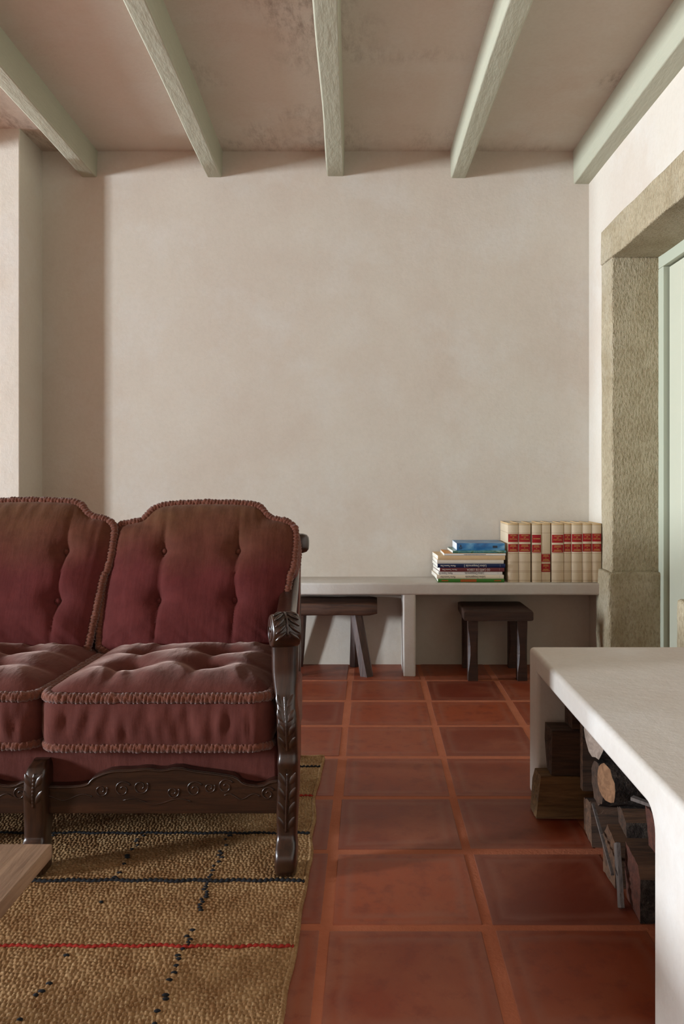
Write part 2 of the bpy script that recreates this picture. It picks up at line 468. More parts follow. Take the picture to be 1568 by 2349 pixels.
# floor: mortar bed, every tile its own piece
fl = bm_obj('floor', rbox((-3.35, 1.6, -1.18, YW+0.1, -0.08, -0.0014)), m_grout, smooth=False); tag(fl, kind='structure')
bf = rbox((XL-0.3, -3.35, YF-0.3, YW+0.1, -0.08, -0.001)); rbox((-3.35, 1.6, YF-0.3, -1.18, -0.08, -0.001), bm=bf)
fo = bm_obj('floor_far', bf, m_tile, smooth=False); tag(fo, kind='structure')
PT = 0.3205; TS = 0.1492
tb = rbox((-TS, TS, -TS, TS, -0.012, 0.0), 0.003, 2)
tile0 = bm_obj('floor_tile', tb, m_tile, fl)
tile_me = tile0.data
first = True
for i in range(-10, 4):
    for j in range(0, 15):
        x = -0.088 - PT/2 + PT*(i+1); y = 3.49 + PT/2 - PT*j
        if x > 1.2: continue
        rnd = random.Random(i*97+j*13)
        if first: o = tile0; first = False
        else:
            o = tile0.copy(); C.objects.link(o); o.parent = fl
        o.location = (x+rnd.uniform(-.003, .003), y+rnd.uniform(-.003, .003), rnd.uniform(-.0006, .0006))
        o.rotation_euler = (rnd.uniform(-.002, .002), rnd.uniform(-.002, .002), rnd.choice((0, 1, 2, 3))*math.pi/2+rnd.uniform(-.006, .006))

# stone doorway in the right wall
door = thing('door_1', RW(0.72, 0.1, 0), None, None, kind='structure')
def stone_block(name, s0, s1, t0, t1, z0, z1, mat, r=0.008, jit=0.004):
    b = rw_box(s0, s1, t0, t1, z0, z1, r, 3, jit=jit, cuts=9, freq=14)
    o = bm_obj(name, b, mat, door)
    return o
stone_block('jamb', 0.197, 0.345, -0.004, 0.215, 0.475, 1.853, m_stone)
stone_block('jamb', 1.090, 1.238, -0.004, 0.215, 0.475, 1.853, m_stone)
stone_block('plinth', 0.181, 0.366, -0.024, 0.222, -0.01, 0.483, m_stone_warm, 0.010, 0.005)
stone_block('plinth', 1.071, 1.254, -0.024, 0.222, -0.01, 0.474, m_stone_warm, 0.010, 0.005)
stone_block('lintel', 0.196, 1.240, -0.007, 0.215, 1.851, 2.007, m_stone, 0.006, 0.004)
# door frame and boarded leaf
DT = 0.200
b = rw_box(0.340, 0.398, DT, DT+0.06, 0, 1.80, 0.004, 2); rw_box(1.037, 1.095, DT, DT+0.06, 0, 1.80, 0.004, 2, bm=b); rw_box(0.340, 1.095, DT, DT+0.06, 1.80, 1.858, 0.004, 2, bm=b)
bm_obj('door_frame', b, m_frame, door)
bm_obj('door_backing', rw_box(0.39, 1.05, DT+0.055, DT+0.075, 0, 1.81), m_frame, door)  # backing panel added behind the boards so the gap round the leaf stays shaded
nb = 5; s0 = 0.409; s1 = 1.030; w = (s1-s0)/nb
for k in range(nb):
    bm_obj('board', rw_box(s0+k*w+0.0006, s0+(k+1)*w-0.0006, DT+0.022, DT+0.06, 0.01, 1.794, 0.0025, 1), m_door, door)
b = rw_box(0.95, 0.962, DT-0.015, DT+0.03, 0.93, 1.07, 0.003, 2); rw_box(0.93, 0.985, DT+0.012, DT+0.026, 0.90, 1.10, 0.004, 2, bm=b)
bm_obj('door_handle', b, m_gap, door)

# ------------------------------------------------------------------ masonry shelf bench along the back wall
bench = thing('wall_bench', (0, 3.68, 0), 'low white plastered masonry bench built along the back wall, books on it', 'bench')
ZB0, ZB1, YB = 0.365, 0.420, 3.559
bm_obj('seat_slab', rbox((-1.566, 1.049, YB, YW+0.005, ZB0, ZB1), 0.010, 4, cuts=14, jit=0.0025, freq=5), m_bench, bench)
bm_obj('divider', rbox((0.149, 0.206, YB+0.004, YW+0.005, -0.004, ZB0+0.008), 0.008, 3, cuts=6, jit=0.002, freq=7), m_bench, bench)
#bm_obj('divider', rbox((-0.80, -0.743, YB+0.004, YW+0.005, -0.004, ZB0+0.008), 0.008, 3, cuts=6, jit=0.002, freq=7), m_bench, bench)

# ------------------------------------------------------------------ hearth bench with log store, right
hearth = thing('hearth_bench', (0.78, 1.7, 0), 'low white masonry bench with an open log store under its slab', 'bench')
def pt_arc(cx, cy, r, a0, a1, n=6):
    return [(cx+r*math.cos(math.radians(a0+(a1-a0)*k/n)), cy+r*math.sin(math.radians(a0+(a1-a0)*k/n))) for k in range(n+1)]
prof = [(2.268, -0.003), (2.268, 0.407), (1.08, 0.407), (1.08, -0.003), (1.276, -0.003)]
prof += pt_arc(1.276+0.035, 0.350-0.035, 0.035, 180, 90)
prof += [(2.166, 0.350), (2.166, -0.003)]
HX = 0.455
bmh = poly_extrude(prof, lambda u, v, d: (d if d < 0.6 else 1.0485+0.0245*(YW-u), u, v), HX, 1.0, 0.012, 4)
bm_obj('slab_and_piers', bmh, m_hearth, hearth, auto=40)

# ------------------------------------------------------------------ sofa
SX, SY = -1.03, 2.1
sofa = thing('sofa', (SX, SY, 0.0140), 'three-seat sofa in worn burgundy velvet with carved dark wood frame, on the jute rug', 'sofa')
Z0 = 0.0140      # stands on the rug
def velvet_cushion(outline, O, U, V_, Wn, hf, thick, bulge, rings=30, band=8, wrinkle=0.0, seed=0):
    """pillow from a closed outline; hf(px,py,s) is the front height above the piping plane"""
    P = np.asarray(outline, float); n = len(P); c = P.mean(0)
    O, U, V_, Wn = map(lambda a: np.array(a, float), (O, U, V_, Wn))
    Vt = []; F = []
    def put(p, w): Vt.append(O + U*p[0] + V_*p[1] + Wn*w)
    Vt_c = None
    # outward direction of the outline
    T = np.roll(P, -1, 0)-np.roll(P, 1, 0); Nn = np.stack([T[:, 1], -T[:, 0]], 1); Nn /= np.linalg.norm(Nn, axis=1)[:, None]+1e-9
    ss = [math.sin(math.pi/2*(1-k/rings)) for k in range(rings)]       # 1 .. >0
    put(c, hf(c[0], c[1], 0.0))
    for s in reversed(ss):
        for p in P:
            q = c+(p-c)*s; put(q, hf(q[0], q[1], s))
    acc = np.concatenate([[0], np.cumsum(np.linalg.norm(np.diff(P, axis=0), axis=1))])
    for k in range(1, band+1):
        t = k/band
        for i, p in enumerate(P):
            wv = noise.noise(Vector((acc[i]*42+seed, t*1.3, seed)))*wrinkle*math.sin(math.pi*t)
            put(p+Nn[i]*(bulge*math.sin(math.pi*t)**0.8+wv), -thick*t)
    for s in (0.6, 0.2):
        for p in P: put(c+(p-c)*s, -thick)
    put(c, -thick)
    R = rings+band+2
    for i in range(n): F.append((0, 1+(i+1) % n, 1+i))
    for r in range(R-1):
        for i in range(n):
            j = (i+1) % n
            F.append((1+r*n+i, 1+r*n+j, 1+(r+1)*n+j, 1+(r+1)*n+i))
    e = len(Vt)-1; r = R-1
    for i in range(n): F.append((1+r*n+i, 1+r*n+(i+1) % n, e))
    return Vt, F
def ruche(path, r, closed, pitch=0.0105, seed=0):
    """crocheted trim: chevron loops round a cord"""
    P = resample(path, 0.0021, closed)
    rnd = random.Random(seed)
    jit = [noise.noise(Vector((k*0.11, seed, 0))) for k in range(len(P)+2)]
    P = P + np.array([[noise.noise(Vector((k*0.05, seed, 3)))*0.0016, 0, noise.noise(Vector((k*0.05, seed, 8)))*0.0016] for k in range(len(P))])
    def rf(s, th, i):
        a1 = abs(math.sin(math.pi*(s/pitch + 0.60*abs(math.sin(th*0.5+0.6))+0.5*jit[i])))
        a2 = abs(math.sin(math.pi*(s/(pitch*0.71) - 0.9*math.cos(th)+0.8*jit[i])))
        return 0.70+0.34*a1**0.7+0.26*a2+0.22*jit[i]
    return tube(P, r, 12, closed, rf)

# --- back cushions (camel-back outline, 2 x 2 buttons)
lean = Vector((0, 0.19, 0.41)).normalized(); wn = Vector((0, -0.41, 0.19)).normalized()
def px_back(u, v): return u, v
def back_outline(w, h):
    q = [(0.0, 0.0), (-0.012, 0.10), (-0.014, 0.25), (-0.010, h*0.80), (0.004, h*0.845), (0.030, h*0.86), (0.068, h*0.875), (0.084, h*0.91), (0.104, h*0.968), (0.15, h*0.99), (w*0.5, h),
         (w-0.135, h*0.992), (w-0.105, h*0.968), (w-0.088, h*0.915), (w-0.066, h*0.885), (w-0.028, h*0.875), (w-0.004, h*0.84), (w+0.004, h*0.78), (w, h*0.55), (w-0.012, 0.25), (w-0.02, 0.10), (w-0.03, 0.0)]
    q = [(a, b_) for a, b_ in q][::-1]      # counter-clockwise seen from the front
    return resample(smooth_curve(q, 2, True), 0.0055, True)
def make_back(x0, w, h, y0, bx, seed, yaw=0.0):
    P = back_outline(w, h)
    z0 = 0.385
    rr = math.sin(yaw)
    U = Vector((math.cos(yaw), math.sin(yaw), 0)); V_ = lean; Wn = wn
    buttons = [(bx[0], 0.166), (bx[1], 0.166), (bx[0], 0.312), (bx[1], 0.312)]
    def hf(a, b_, s):
        p = 0.052*(max(0.0, 1-s**3.2))**0.62
        d = 0.0
        for (u, v) in buttons:
            r2 = math.hypot(a-u, b_-v)
            d += 0.017*math.exp(-(r2/0.042)**2)+0.016*math.exp(-r2/0.012)
        for u in bx:
            d += 0.0115*math.exp(-abs(a-u-0.0018*math.sin(b_*14+seed))/0.0075)*(1.0 if b_ > 0.10 else max(0, b_/0.10))*(1.0 if b_ < 0.33 else max(0.25, 1-(b_-0.33)/0.10))
        for v in (0.166, 0.312):
            t = min(abs(a-bx[0]), abs(a-bx[1]))
            d += 0.0035*math.exp(-abs(b_-v-0.012*math.sin(a*30+seed))/0.012)*math.exp(-t/0.04)
        # gathers running in from the piping
        d += 0.0022*math.sin(a*155+seed*2+6*noise.noise(Vector((a*8, b_*3, seed))))*max(0, s-0.70)/0.3*(1 if b_ > h*0.6 else 0.4)
        d += 0.004*noise.noise(Vector((a*9, b_*9, seed*5.0)))
        # diagonal creases in the lower corners
        d += 0.004*max(0, math.sin((a*0.9+b_)*95+seed))*max(0, 1-b_/0.13)*(0.4+0.6*s)
        return p-min(d, p*0.95+0.004)*(1-s**8)
    O = (x0, y0, z0)
    V, F = velvet_cushion(P, O, U, V_, Wn, hf, 0.115, 0.010, 52, 7, 0.003, seed)
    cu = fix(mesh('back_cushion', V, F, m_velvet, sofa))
    O_, U_, L_, N_ = map(lambda a: np.array(a, float), (O, U, V_, Wn))
    for wdepth, rad in ((0.004, 0.0100), (-0.112, 0.008)):
        path = [O_+U_*p[0]+L_*p[1]+N_*wdepth for p in P]
        V, F = ruche(path, rad, True, seed=seed)
        mesh('trim', V, F, m_trim, cu)
    for (u, v) in buttons:
        cpos = O_+U_*u+L_*v+N_*(hf(u, v, 0.4)+0.010)
        V, F = ellipsoid(cpos, 0.0090, 0.0065, 0.0090)
        mesh('button', V, F, m_velvet, cu)
    return cu
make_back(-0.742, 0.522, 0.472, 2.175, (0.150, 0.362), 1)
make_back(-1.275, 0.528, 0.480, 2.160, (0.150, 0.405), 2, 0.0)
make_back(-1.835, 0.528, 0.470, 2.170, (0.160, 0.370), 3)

# --- seat cushions
def make_seat(x0, x1, y0, y1, seed):
    cxm = (x0+x1)/2
    zt = 0.398
    w = x1-x0; dpt = y1-y0
    r = 0.045
    q = []
    for (cx, cy, a0) in ((w-r, r, -90), (w-r, dpt-r, 0), (r, dpt-r, 90), (r, r, 180)):
        q += pt_arc(cx, cy, r, a0, a0+90, 6)
    q = resample(q, 0.006, True)
    bts = [(w*0.30, dpt*0.34), (w*0.66, dpt*0.34), (w*0.30, dpt*0.66), (w*0.66, dpt*0.66)]
    def hf(a, b_, s):
        p = 0.058*(max(0.0, 1-s**3.0))**0.6
        d = 0
        for (u, v) in bts:
            r2 = math.hypot(a-u, (b_-v))
            d += 0.034*math.exp(-(r2/0.050)**2)+0.010*math.exp(-r2/0.012)
        for u in (bts[0][0], bts[1][0]): d += 0.005*math.exp(-((a-u-0.02*math.sin(b_*9+seed))/0.018)**2)
        for v in (bts[0][1], bts[2][1]): d += 0.005*math.exp(-((b_-v-0.012*math.sin(a*11+seed))/0.018)**2)
        g = max(0, 1-abs(b_-dpt*0.14)/(dpt*0.13))
        d += 0.0045*g*math.sin(a*120+3*math.sin(a*23+seed)+b_*30)*(0.5+noise.noise(Vector((a*7, 2, seed))))
        g = max(0, 1-abs(b_-dpt*0.86)/(dpt*0.12))
        d += 0.0030*g*math.sin(a*100+3*math.sin(a*19+seed)-b_*40)*(0.5+noise.noise(Vector((a*6, 8, seed))))
        d += 0.006*noise.noise(Vector((a*8, b_*8, seed*3.0)))
        return p-min(d, p*0.96+0.003)*(1-s**8)
    tilt = 0.03
    O = (x0, y0, zt); U = (1, 0, 0); V_ = Vector((0, 1, -0.01)).normalized(); Wn = Vector((0, 0.01, 1)).normalized()
    V, F = velvet_cushion(q, O, U, V_, Wn, hf, 0.108, 0.012, 50, 12, 0.010, seed)
    cu = fix(mesh('seat_cushion', V, F, m_velvet_seat, sofa))
    O_, U_, L_, N_ = map(lambda a: np.array(a, float), (O, U, V_, Wn))
    for wd, rad in ((0.003, 0.0100), (-0.106, 0.0090)):
        path = [O_+U_*p[0]+L_*p[1]+N_*wd for p in q]
        V, F = ruche(path, rad, True, seed=seed+int(wd*100))
        mesh('trim', V, F, m_trim, cu)
    for (u, v) in bts:
        c = O_+U_*u+L_*v+N_*(hf(u, v, 0.3)+0.003)
        V, F = ellipsoid(c, 0.009, 0.009, 0.005); mesh('button', V, F, m_velvet_seat, cu)
make_seat(-0.728, -0.222, 1.752, 2.235, 4)
make_seat(-1.290, -0.742, 1.765, 2.235, 5)
make_seat(-1.850, -1.304, 1.755, 2.235, 6)

# --- upholstered base and back panel
bm_obj('seat_base', rbox((-1.865, -0.205, 1.795, 2.42, 0.150, 0.302), 0.012, 3, cuts=12, jit=0.003, freq=6), m_velvet_base, sofa)
rings = []
for x in np.linspace(-1.86, -0.215, 12):
    rings.append([(x, 2.31, 0.30), (x, 2.455, 0.66), (x, 2.485, 0.66), (x, 2.36, 0.24), (x, 2.31, 0.24)])
V, F = loft(rings); fix(mesh('back_panel', V, F, m_velvet_base, sofa, False))

# --- carved apron between the legs
top_r = [(-0.203, 0.2135), (-0.220, 0.213), (-0.243, 0.200), (-0.285, 0.206), (-0.298, 0.222), (-0.335, 0.2285), (-0.395, 0.2355), (-0.430, 0.244), (-0.465, 0.2355), (-0.498, 0.2415), (-0.530, 0.2365), (-0.575, 0.2365), (-0.605, 0.226), (-0.622, 0.2175), (-0.630, 0.203), (-0.70, 0.199), (-0.745, 0.204)]
def apron(dx):
    pts = [(x+dx, z) for x, z in smooth_curve(top_r, 1)] + [(-0.745+dx, 0.137), (-0.203+dx, 0.137)]
    o = bm_obj('apron', poly_extrude(pts, lambda u, v, d: (u, d, v), 1.772, 1.798, 0.003, 2), m_apronwood, sofa)
    parts = []
    yb = 1.7715
    path = [(x+dx, yb, z-0.004) for x, z in smooth_curve(top_r, 2)]
    parts.append(tube(resample(path, 0.006), 0.0026, 6))
    def spiral(cx, cz, r, turns, a0, sgn):
        p = []
        for k in range(40):
            t = k/39; a = a0+sgn*turns*2*math.pi*t; rr = r*(1-0.78*t)
            p.append((cx+dx+rr*math.cos(a), yb, cz+rr*math.sin(a)))
        return tube(p, lambda t: 0.0017*(1-0.4*t), 6)
    for (cx, cz, r, s) in ((-0.228, 0.182, 0.016, 1), (-0.322, 0.198, 0.018, 1), (-0.358, 0.196, 0.013, -1), (-0.392, 0.192, 0.019, 1), (-0.440, 0.186, 0.015, -1), (-0.512, 0.198, 0.018, -1), (-0.552, 0.192, 0.019, 1), (-0.600, 0.190, 0.015, -1)):
        parts.append(spiral(cx, cz, r, 1.4, 0.5, s))
    for (x0, z0, x1, z1) in ((-0.245, 0.176, -0.325, 0.176), (-0.62, 0.176, -0.74, 0.172), (-0.40, 0.165, -0.55, 0.165)):
        p = [(x0+(x1-x0)*t+dx, yb, z0+(z1-z0)*t+0.006*math.sin(t*9)) for t in np.linspace(0, 1, 24)]
        parts.append(tube(p, 0.0014, 6))
    V, F = join(parts); mesh('scroll_carving', V, F, m_apronwood, o)
for k in range(3): apron(-0.5535*k)

# --- legs and arms
def leaf(cx, cz, ang, ln, wd, yf, bulge=0.004):
    """raised carved leaf lobe on a front face at y=yf(z)"""
    V = []; F = []; n = 8
    ca, sa = math.cos(ang), math.sin(ang)
    for i in range(n+1):
        t = i/n; hw = wd*math.sin(math.pi*min(1, t*0.92+0.06))**0.8
        for k, o_ in enumerate((-1, -0.5, 0, 0.5, 1)):
            u = ln*t; v = hw*o_
            x = cx+u*ca-v*sa; z = cz+u*sa+v*ca
            V.append((x, yf(z)-bulge*(1-o_*o_)*(0.4+0.6*math.sin(math.pi*t))+0.0008, z))
    for i in range(n):
        for k in range(4): F.append((i*5+k, i*5+k+1, (i+1)*5+k+1, (i+1)*5+k))
    return V, F
def carved_post(prof, name, leaves, mat=m_sofawood, sx=1.0, xo=0.0):
    """prof rows: z, x left, x right, y front, y back"""
    Z = [p[0] for p in prof]
    zs = np.linspace(Z[0], Z[-1], 70)
    A = np.array(prof)[:, 1:]
    ks = np.linspace(0, 1, 7); 
    def val(z, c):
        return sum(np.interp(z+o_, Z, A[:, c]) for o_ in (-0.008, -0.004, 0, 0.004, 0.008))/5
    rings = []
    for z in zs:
        a, c, f, b_ = (val(z, k) for k in range(4))
        rings.append(sring(((a+c)/2*sx+xo, (f+b_)/2, z), (1, 0, 0), (0, 1, 0), (c-a)/2, (b_-f)/2, 24, 5.0))
    V, F = loft(rings); po = fix(mesh(name, V, F, mat, sofa, auto=50))
    for (z0, z1, np_) in leaves:
        for k in range(np_):
            z = z0+(z1-z0)*(k+0.2)/np_
            a, c, f, b_ = (val(z+0.012, q) for q in range(4)); cx = (a+c)/2*sx+xo; hw = (c-a)/2
            for s in (-1, 1):
                V, F = leaf(cx+s*0.0045, z, math.pi/2-s*0.48, min(0.036, hw*1.35), 0.0072, lambda zz: val(zz, 2), 0.0026)
                mesh('carved_leaf', V, F, mat, po)
        zz = np.linspace(z0, z1, 40)
        pth = [((val(z, 0)+val(z, 1))/2*sx+xo, val(z, 2)+0.0006, z) for z in zz]
        V, F = tube(pth, 0.0030, 8, rf=lambda s_, th, i: 0.75+0.3*abs(math.sin(s_*2*math.pi/0.016)))
        mesh('carved_stem', V, F, mat, po)
    return po
post = [  # z, xl, xr, yf, yb
 (Z0, -0.207, -0.164, 1.742, 1.800), (0.022, -0.209, -0.161, 1.728, 1.805), (0.050, -0.2095, -0.160, 1.722, 1.803), (0.074, -0.208, -0.161, 1.730, 1.800), (0.082, -0.2075, -0.163, 1.748, 1.80),
 (0.10, -0.2075, -0.163, 1.752, 1.81), (0.15, -0.2085, -0.161, 1.752, 1.82), (0.20, -0.206, -0.159, 1.750, 1.83), (0.242, -0.205, -0.159, 1.752, 1.83), (0.247, -0.206, -0.158, 1.744, 1.83), (0.268, -0.206, -0.158, 1.744, 1.83), (0.273, -0.204, -0.159, 1.752, 1.83),
 (0.31, -0.206, -0.159, 1.742, 1.83), (0.345, -0.2065, -0.160, 1.738, 1.83), (0.38, -0.208, -0.165, 1.746, 1.83), (0.41, -0.214, -0.165, 1.758, 1.83), (0.45, -0.2200, -0.1625, 1.764, 1.84), (0.50, -0.2205, -0.161, 1.764, 1.84), (0.545, -0.2205, -0.161, 1.760, 1.84)]
carved_post(post, 'arm_post', [(0.105, 0.235, 4), (0.285, 0.405, 4)])
carved_post(post, 'arm_post', [(0.105, 0.235, 4), (0.285, 0.405, 4)], sx=-1.0, xo=2*SX)
midleg = [(Z0, -0.765, -0.718, 1.742, 1.800), (0.022, -0.770, -0.716, 1.728, 1.805), (0.050, -0.770, -0.716, 1.724, 1.803), (0.074, -0.768, -0.717, 1.732, 1.80), (0.084, -0.766, -0.719, 1.75, 1.80),
 (0.13, -0.768, -0.716, 1.752, 1.81), (0.19, -0.768, -0.716, 1.746, 1.815), (0.235, -0.764, -0.716, 1.748, 1.815), (0.252, -0.758, -0.718, 1.764, 1.815), (0.256, -0.752, -0.724, 1.785, 1.81)]
for dx in (0.0, -0.5535):
    carved_post([(z, a+dx, c+dx, f, b_) for z, a, c, f, b_ in midleg], 'front_leg', [(0.16, 0.235, 2)])
# arms: swept rail, scroll knuckle turned outward
def arm(sx, xo):
    path = [(2.475, 0.690, -0.238), (2.43, 0.660, -0.238), (2.34, 0.600, -0.235), (2.22, 0.552, -0.229), (2.08, 0.533, -0.220), (1.94, 0.535, -0.208), (1.84, 0.549, -0.197), (1.775, 0.560, -0.191)]
    P = resample(smooth_curve([(x, y, z) for y, z, x in path], 2), 0.02)
    rings = []
    for i, p in enumerate(P):
        a = P[max(0, i-1)]; b_ = P[min(len(P)-1, i+1)]
        t = Vector(b_-a).normalized(); u = Vector((1, 0, 0)); v = t.cross(u).normalized()
        f = i/(len(P)-1)
        c = Vector((p[0]*sx+xo, p[1], p[2]-0.018))
        rings.append(sring(c, u, v, 0.024+0.006*f, 0.021, 20, 3.6))
    V, F = loft(rings); ar = fix(mesh('arm_rail', V, F, m_sofawood, sofa, auto=60))
    # knuckle
    ang = math.radians(18)*sx
    ax = Vector((math.cos(ang), math.sin(ang), 0)); fr = Vector((math.sin(ang), -math.cos(ang), 0)); up = Vector((0, 0, 1))
    c0 = Vector((-0.189*sx+xo, 1.752, 0.5515)); rings = []
    hw = 0.0315
    for t, rr in ((-1, 0.80), (-0.97, 0.94), (-0.88, 1.0), (-0.4, 1.03), (0, 1.04), (0.4, 1.03), (0.88, 1.0), (0.97, 0.94), (1, 0.80)):
        rings.append([tuple(c0+ax*hw*t+(fr*math.cos(a)*0.036+up*math.sin(a)*0.036)*rr) for a in np.linspace(0, 2*math.pi, 28, endpoint=False)])
    V, F = loft(rings); kn = fix(mesh('arm_scroll', V, F, m_sofawood, sofa, auto=50))
    parts = []
    for s in (-1, 1):
        p = []
        for k in range(46):
            t = k/45; a = math.pi*0.5+s*2.6*math.pi*t; r = 0.030*(1-0.85*t)
            p.append(c0+ax*(s*hw*1.0)+fr*math.cos(a)*r+up*math.sin(a)*r)
        parts.append(tube(np.array([tuple(q) for q in p]), 0.0022, 6))
    for k in range(5):               # acanthus lobes over the roll
        a0 = math.radians(100-k*24)
        for s in (-1, 1):
            p = []
            for q in range(9):
                t = q/8; a = a0-math.radians(30)*t
                p.append(c0+ax*(s*hw*(0.12+0.72*t))+(fr*math.cos(a)+up*math.sin(a))*0.0375)
            parts.append(tube(np.array([tuple(q) for q in p]), lambda t: 0.0040*math.sin(math.pi*(0.1+0.85*t))+0.0006, 6))
    p = [c0+(fr*math.cos(a)+up*math.sin(a))*0.0385 for a in np.linspace(math.radians(130), math.radians(-10), 20)]
    parts.append(tube(np.array([tuple(q) for q in p]), 0.0026, 6))
    V, F = join(parts); mesh('scroll_carving', V, F, m_sofawood, kn)
    # side upholstery-free wooden panel under the arm
    pts = [(1.80, 0.16), (1.80, 0.545)] + [(p[1], p[2]-0.03) for p in P[::-1] if 1.80 < p[1] < 2.42] + [(2.42, 0.62), (2.46, 0.16)]
    xp = -0.186*sx+xo
    bm_obj('side_panel', poly_extrude(pts, lambda u, v, d: (xp+d-sx*(0.004+0.066*(u-1.80)), u, v), -0.010, 0.010, 0.002, 1), m_sofawood, sofa)
    # back post
    rings = []
    for z, y in ((Z0, 2.478), (0.10, 2.478), (0.25, 2.475), (0.45, 2.475), (0.60, 2.475), (0.67, 2.482)):
        rings.append(sring((-0.2375*sx+xo, y, z), (1, 0, 0), (0, 1, 0), 0.0215, 0.024, 20, 5))
    V, F = loft(rings); fix(mesh('back_post', V, F, m_sofawood, sofa, auto=50))
arm(1.0, 0.0); arm(-1.0, 2*SX)
# top rail with rounded ends
rings = []
for x, k in [(-1.872, 0.30), (-1.870, 0.62), (-1.864, 0.85), (-1.850, 0.98), (-1.835, 1.0)]+[(x, 1.0) for x in np.linspace(-1.7, -0.3, 9)]+[(-0.225, 1.0), (-0.210, 0.98), (-0.198, 0.85), (-0.1925, 0.62), (-0.191, 0.30)]:
    rings.append(sring((x, 2.49, 0.684), (0, 1, 0), (0, 0, 1), 0.026*k, 0.031*k, 20, 3.4))
V, F = loft(rings); fix(mesh('top_rail', V, F, m_sofawood, sofa, auto=60))
# sagging yellow lining under the seat
V, F = ellipsoid((-0.42, 1.93, 0.150), 0.050, 0.09, 0.030, 16, 8)
lm = Mat('ochre_lining', 0.9, 0.1).color(srgb(150, 108, 48)).m
mesh('underside_lining', V, F, lm, sofa)

# ------------------------------------------------------------------ jute rug (woven relief is real geometry)
rx0, rx1, ry0, ry1 = -2.0, -0.140, 0.55, 2.505
rug = thing('rug', ((rx0+rx1)/2, (ry0+ry1)/2, 0), 'hand-woven jute rug with thin black and red stripes under the sofa', 'rug')
def rug_h(x, y):
    e = rx1-x
    h = 0.0075
    ed = max(0.0, 1-(2.505-y)/0.05); h += 0.004*ed*max(0, 1-abs(x+0.155)/0.03)           # far corner lifts
    h += 0.0035*noise.noise(Vector((x*5, y*5, 0)))*max(0, 1-e/0.25)
    return h
def rug_edge(y):
    return 0.012*noise.noise(Vector((y*2.4, 1.7, 0)))+0.006*noise.noise(Vector((y*9, 4.7, 0))) - 0.012*max(0, min(1, (y-1.9)/0.25))*0.4
stripes = [(2.415, 'b'), (2.190, 'r'), (1.960, 'b'), (1.727, 'b'), (1.485, 'r'), (1.250, 'b'), (1.02, 'r'), (0.79, 'b')]
pxx, pyy = 0.0090, 0.0102
vis_x0 = -1.02
def rug_grid(xa, xb, ya, yb, sx, sy, relief):
    nx = int((xb-xa)/sx); ny = int((yb-ya)/sy)
    X = np.linspace(xa, xb, nx+1); Y = np.linspace(ya, yb, ny+1)
    V = np.zeros(((ny+1), (nx+1), 3))
    V[:, :, 0] = X[None, :]; V[:, :, 1] = Y[:, None]
    H = np.zeros((ny+1, nx+1))
    cx = np.linspace(xa, xb, 60); cy = np.linspace(ya, yb, 90)
    base = np.array([[rug_h(a, b_) for a in cx] for b_ in cy])
    ix = np.interp(X, cx, np.arange(60)); iy = np.interp(Y, cy, np.arange(90))
    i0 = np.clip(ix.astype(int), 0, 58); j0 = np.clip(iy.astype(int), 0, 88); fx = (ix-i0)[None, :]; fy = (iy-j0)[:, None]
    B = base[j0][:, i0]*(1-fx)*(1-fy)+base[j0][:, i0+1]*fx*(1-fy)+base[j0+1][:, i0]*(1-fx)*fy+base[j0+1][:, i0+1]*fx*fy
    if relief:
        XX, YY = np.meshgrid(X, Y)
        wob = 0.0022*np.sin(XX*41)+0.0020*np.sin(YY*57+1)*np.sin(XX*23)+0.0018*np.sin(XX*131+YY*37)+0.0012*np.sin(XX*233-YY*91+2)
        r = (YY+wob)/pyy; row = np.floor(r)
        u = XX/pxx+0.5*(row % 2)+0.35*np.sin(row*1.7)+0.22*np.sin(XX*160+row*2.3)+0.25*(r-row); col = np.floor(u)
        hsh = np.sin(row*12.9898+col*78.233)*43758.5453; hsh = hsh-np.floor(hsh)
        fu = 2*(u-col)-1; fr = 2*(r-row)-1
        H = 0.0038*np.sqrt(np.clip((1-fu**2)*(1-fr**2), 0, 1))*(0.70+0.38*hsh)
    V[:, :, 2] = B+H
    ed = np.array([rug_edge(y) for y in Y])
    f = np.clip((X-(-0.5))/(rx1+0.5), 0, 1)
    V[:, :, 0] += ed[:, None]*f[None, :]
    sag = np.clip((X-(rx1-0.012))/0.012, 0, 1)**2
    V[:, :, 2] -= (B-0.002)*sag[None, :]*0.8
    idx = np.arange((nx+1)*(ny+1)).reshape(ny+1, nx+1)
    F = np.stack([idx[:-1, :-1], idx[:-1, 1:], idx[1:, 1:], idx[1:, :-1]], -1).reshape(-1, 4)
    return V.reshape(-1, 3), F
def fast_mesh(name, V, F, mat, parent):
    org = np.array(ORG[parent.name]); me = bpy.data.meshes.new(name)
    me.vertices.add(len(V)); me.vertices.foreach_set('co', (V-org).astype(np.float32).ravel())
    me.loops.add(F.size); me.loops.foreach_set('vertex_index', F.astype(np.int32).ravel())
    me.polygons.add(len(F)); me.polygons.foreach_set('loop_start', np.arange(0, F.size, 4, dtype=np.int32))
    me.polygons.foreach_set('use_smooth', np.ones(len(F), bool))
    me.update(calc_edges=True); me.validate()
    me.materials.append(mat)
    o = bpy.data.objects.new(name, me); C.objects.link(o); o.parent = parent; ORG[o.name] = ORG[parent.name]; return o
V1, F1 = rug_grid(vis_x0, rx1, 1.10, ry1, 0.0017, 0.0020, True)
fast_mesh('woven_field', V1, F1, m_jute, rug)
V2, F2 = rug_grid(rx0, vis_x0, ry0, ry1, 0.03, 0.03, False); V3, F3 = rug_grid(vis_x0, rx1, ry0, 1.10, 0.03, 0.03, False)
fast_mesh('plain_field', np.concatenate([V2, V3]), np.concatenate([F2, F3+len(V2)]), m_jute, rug)
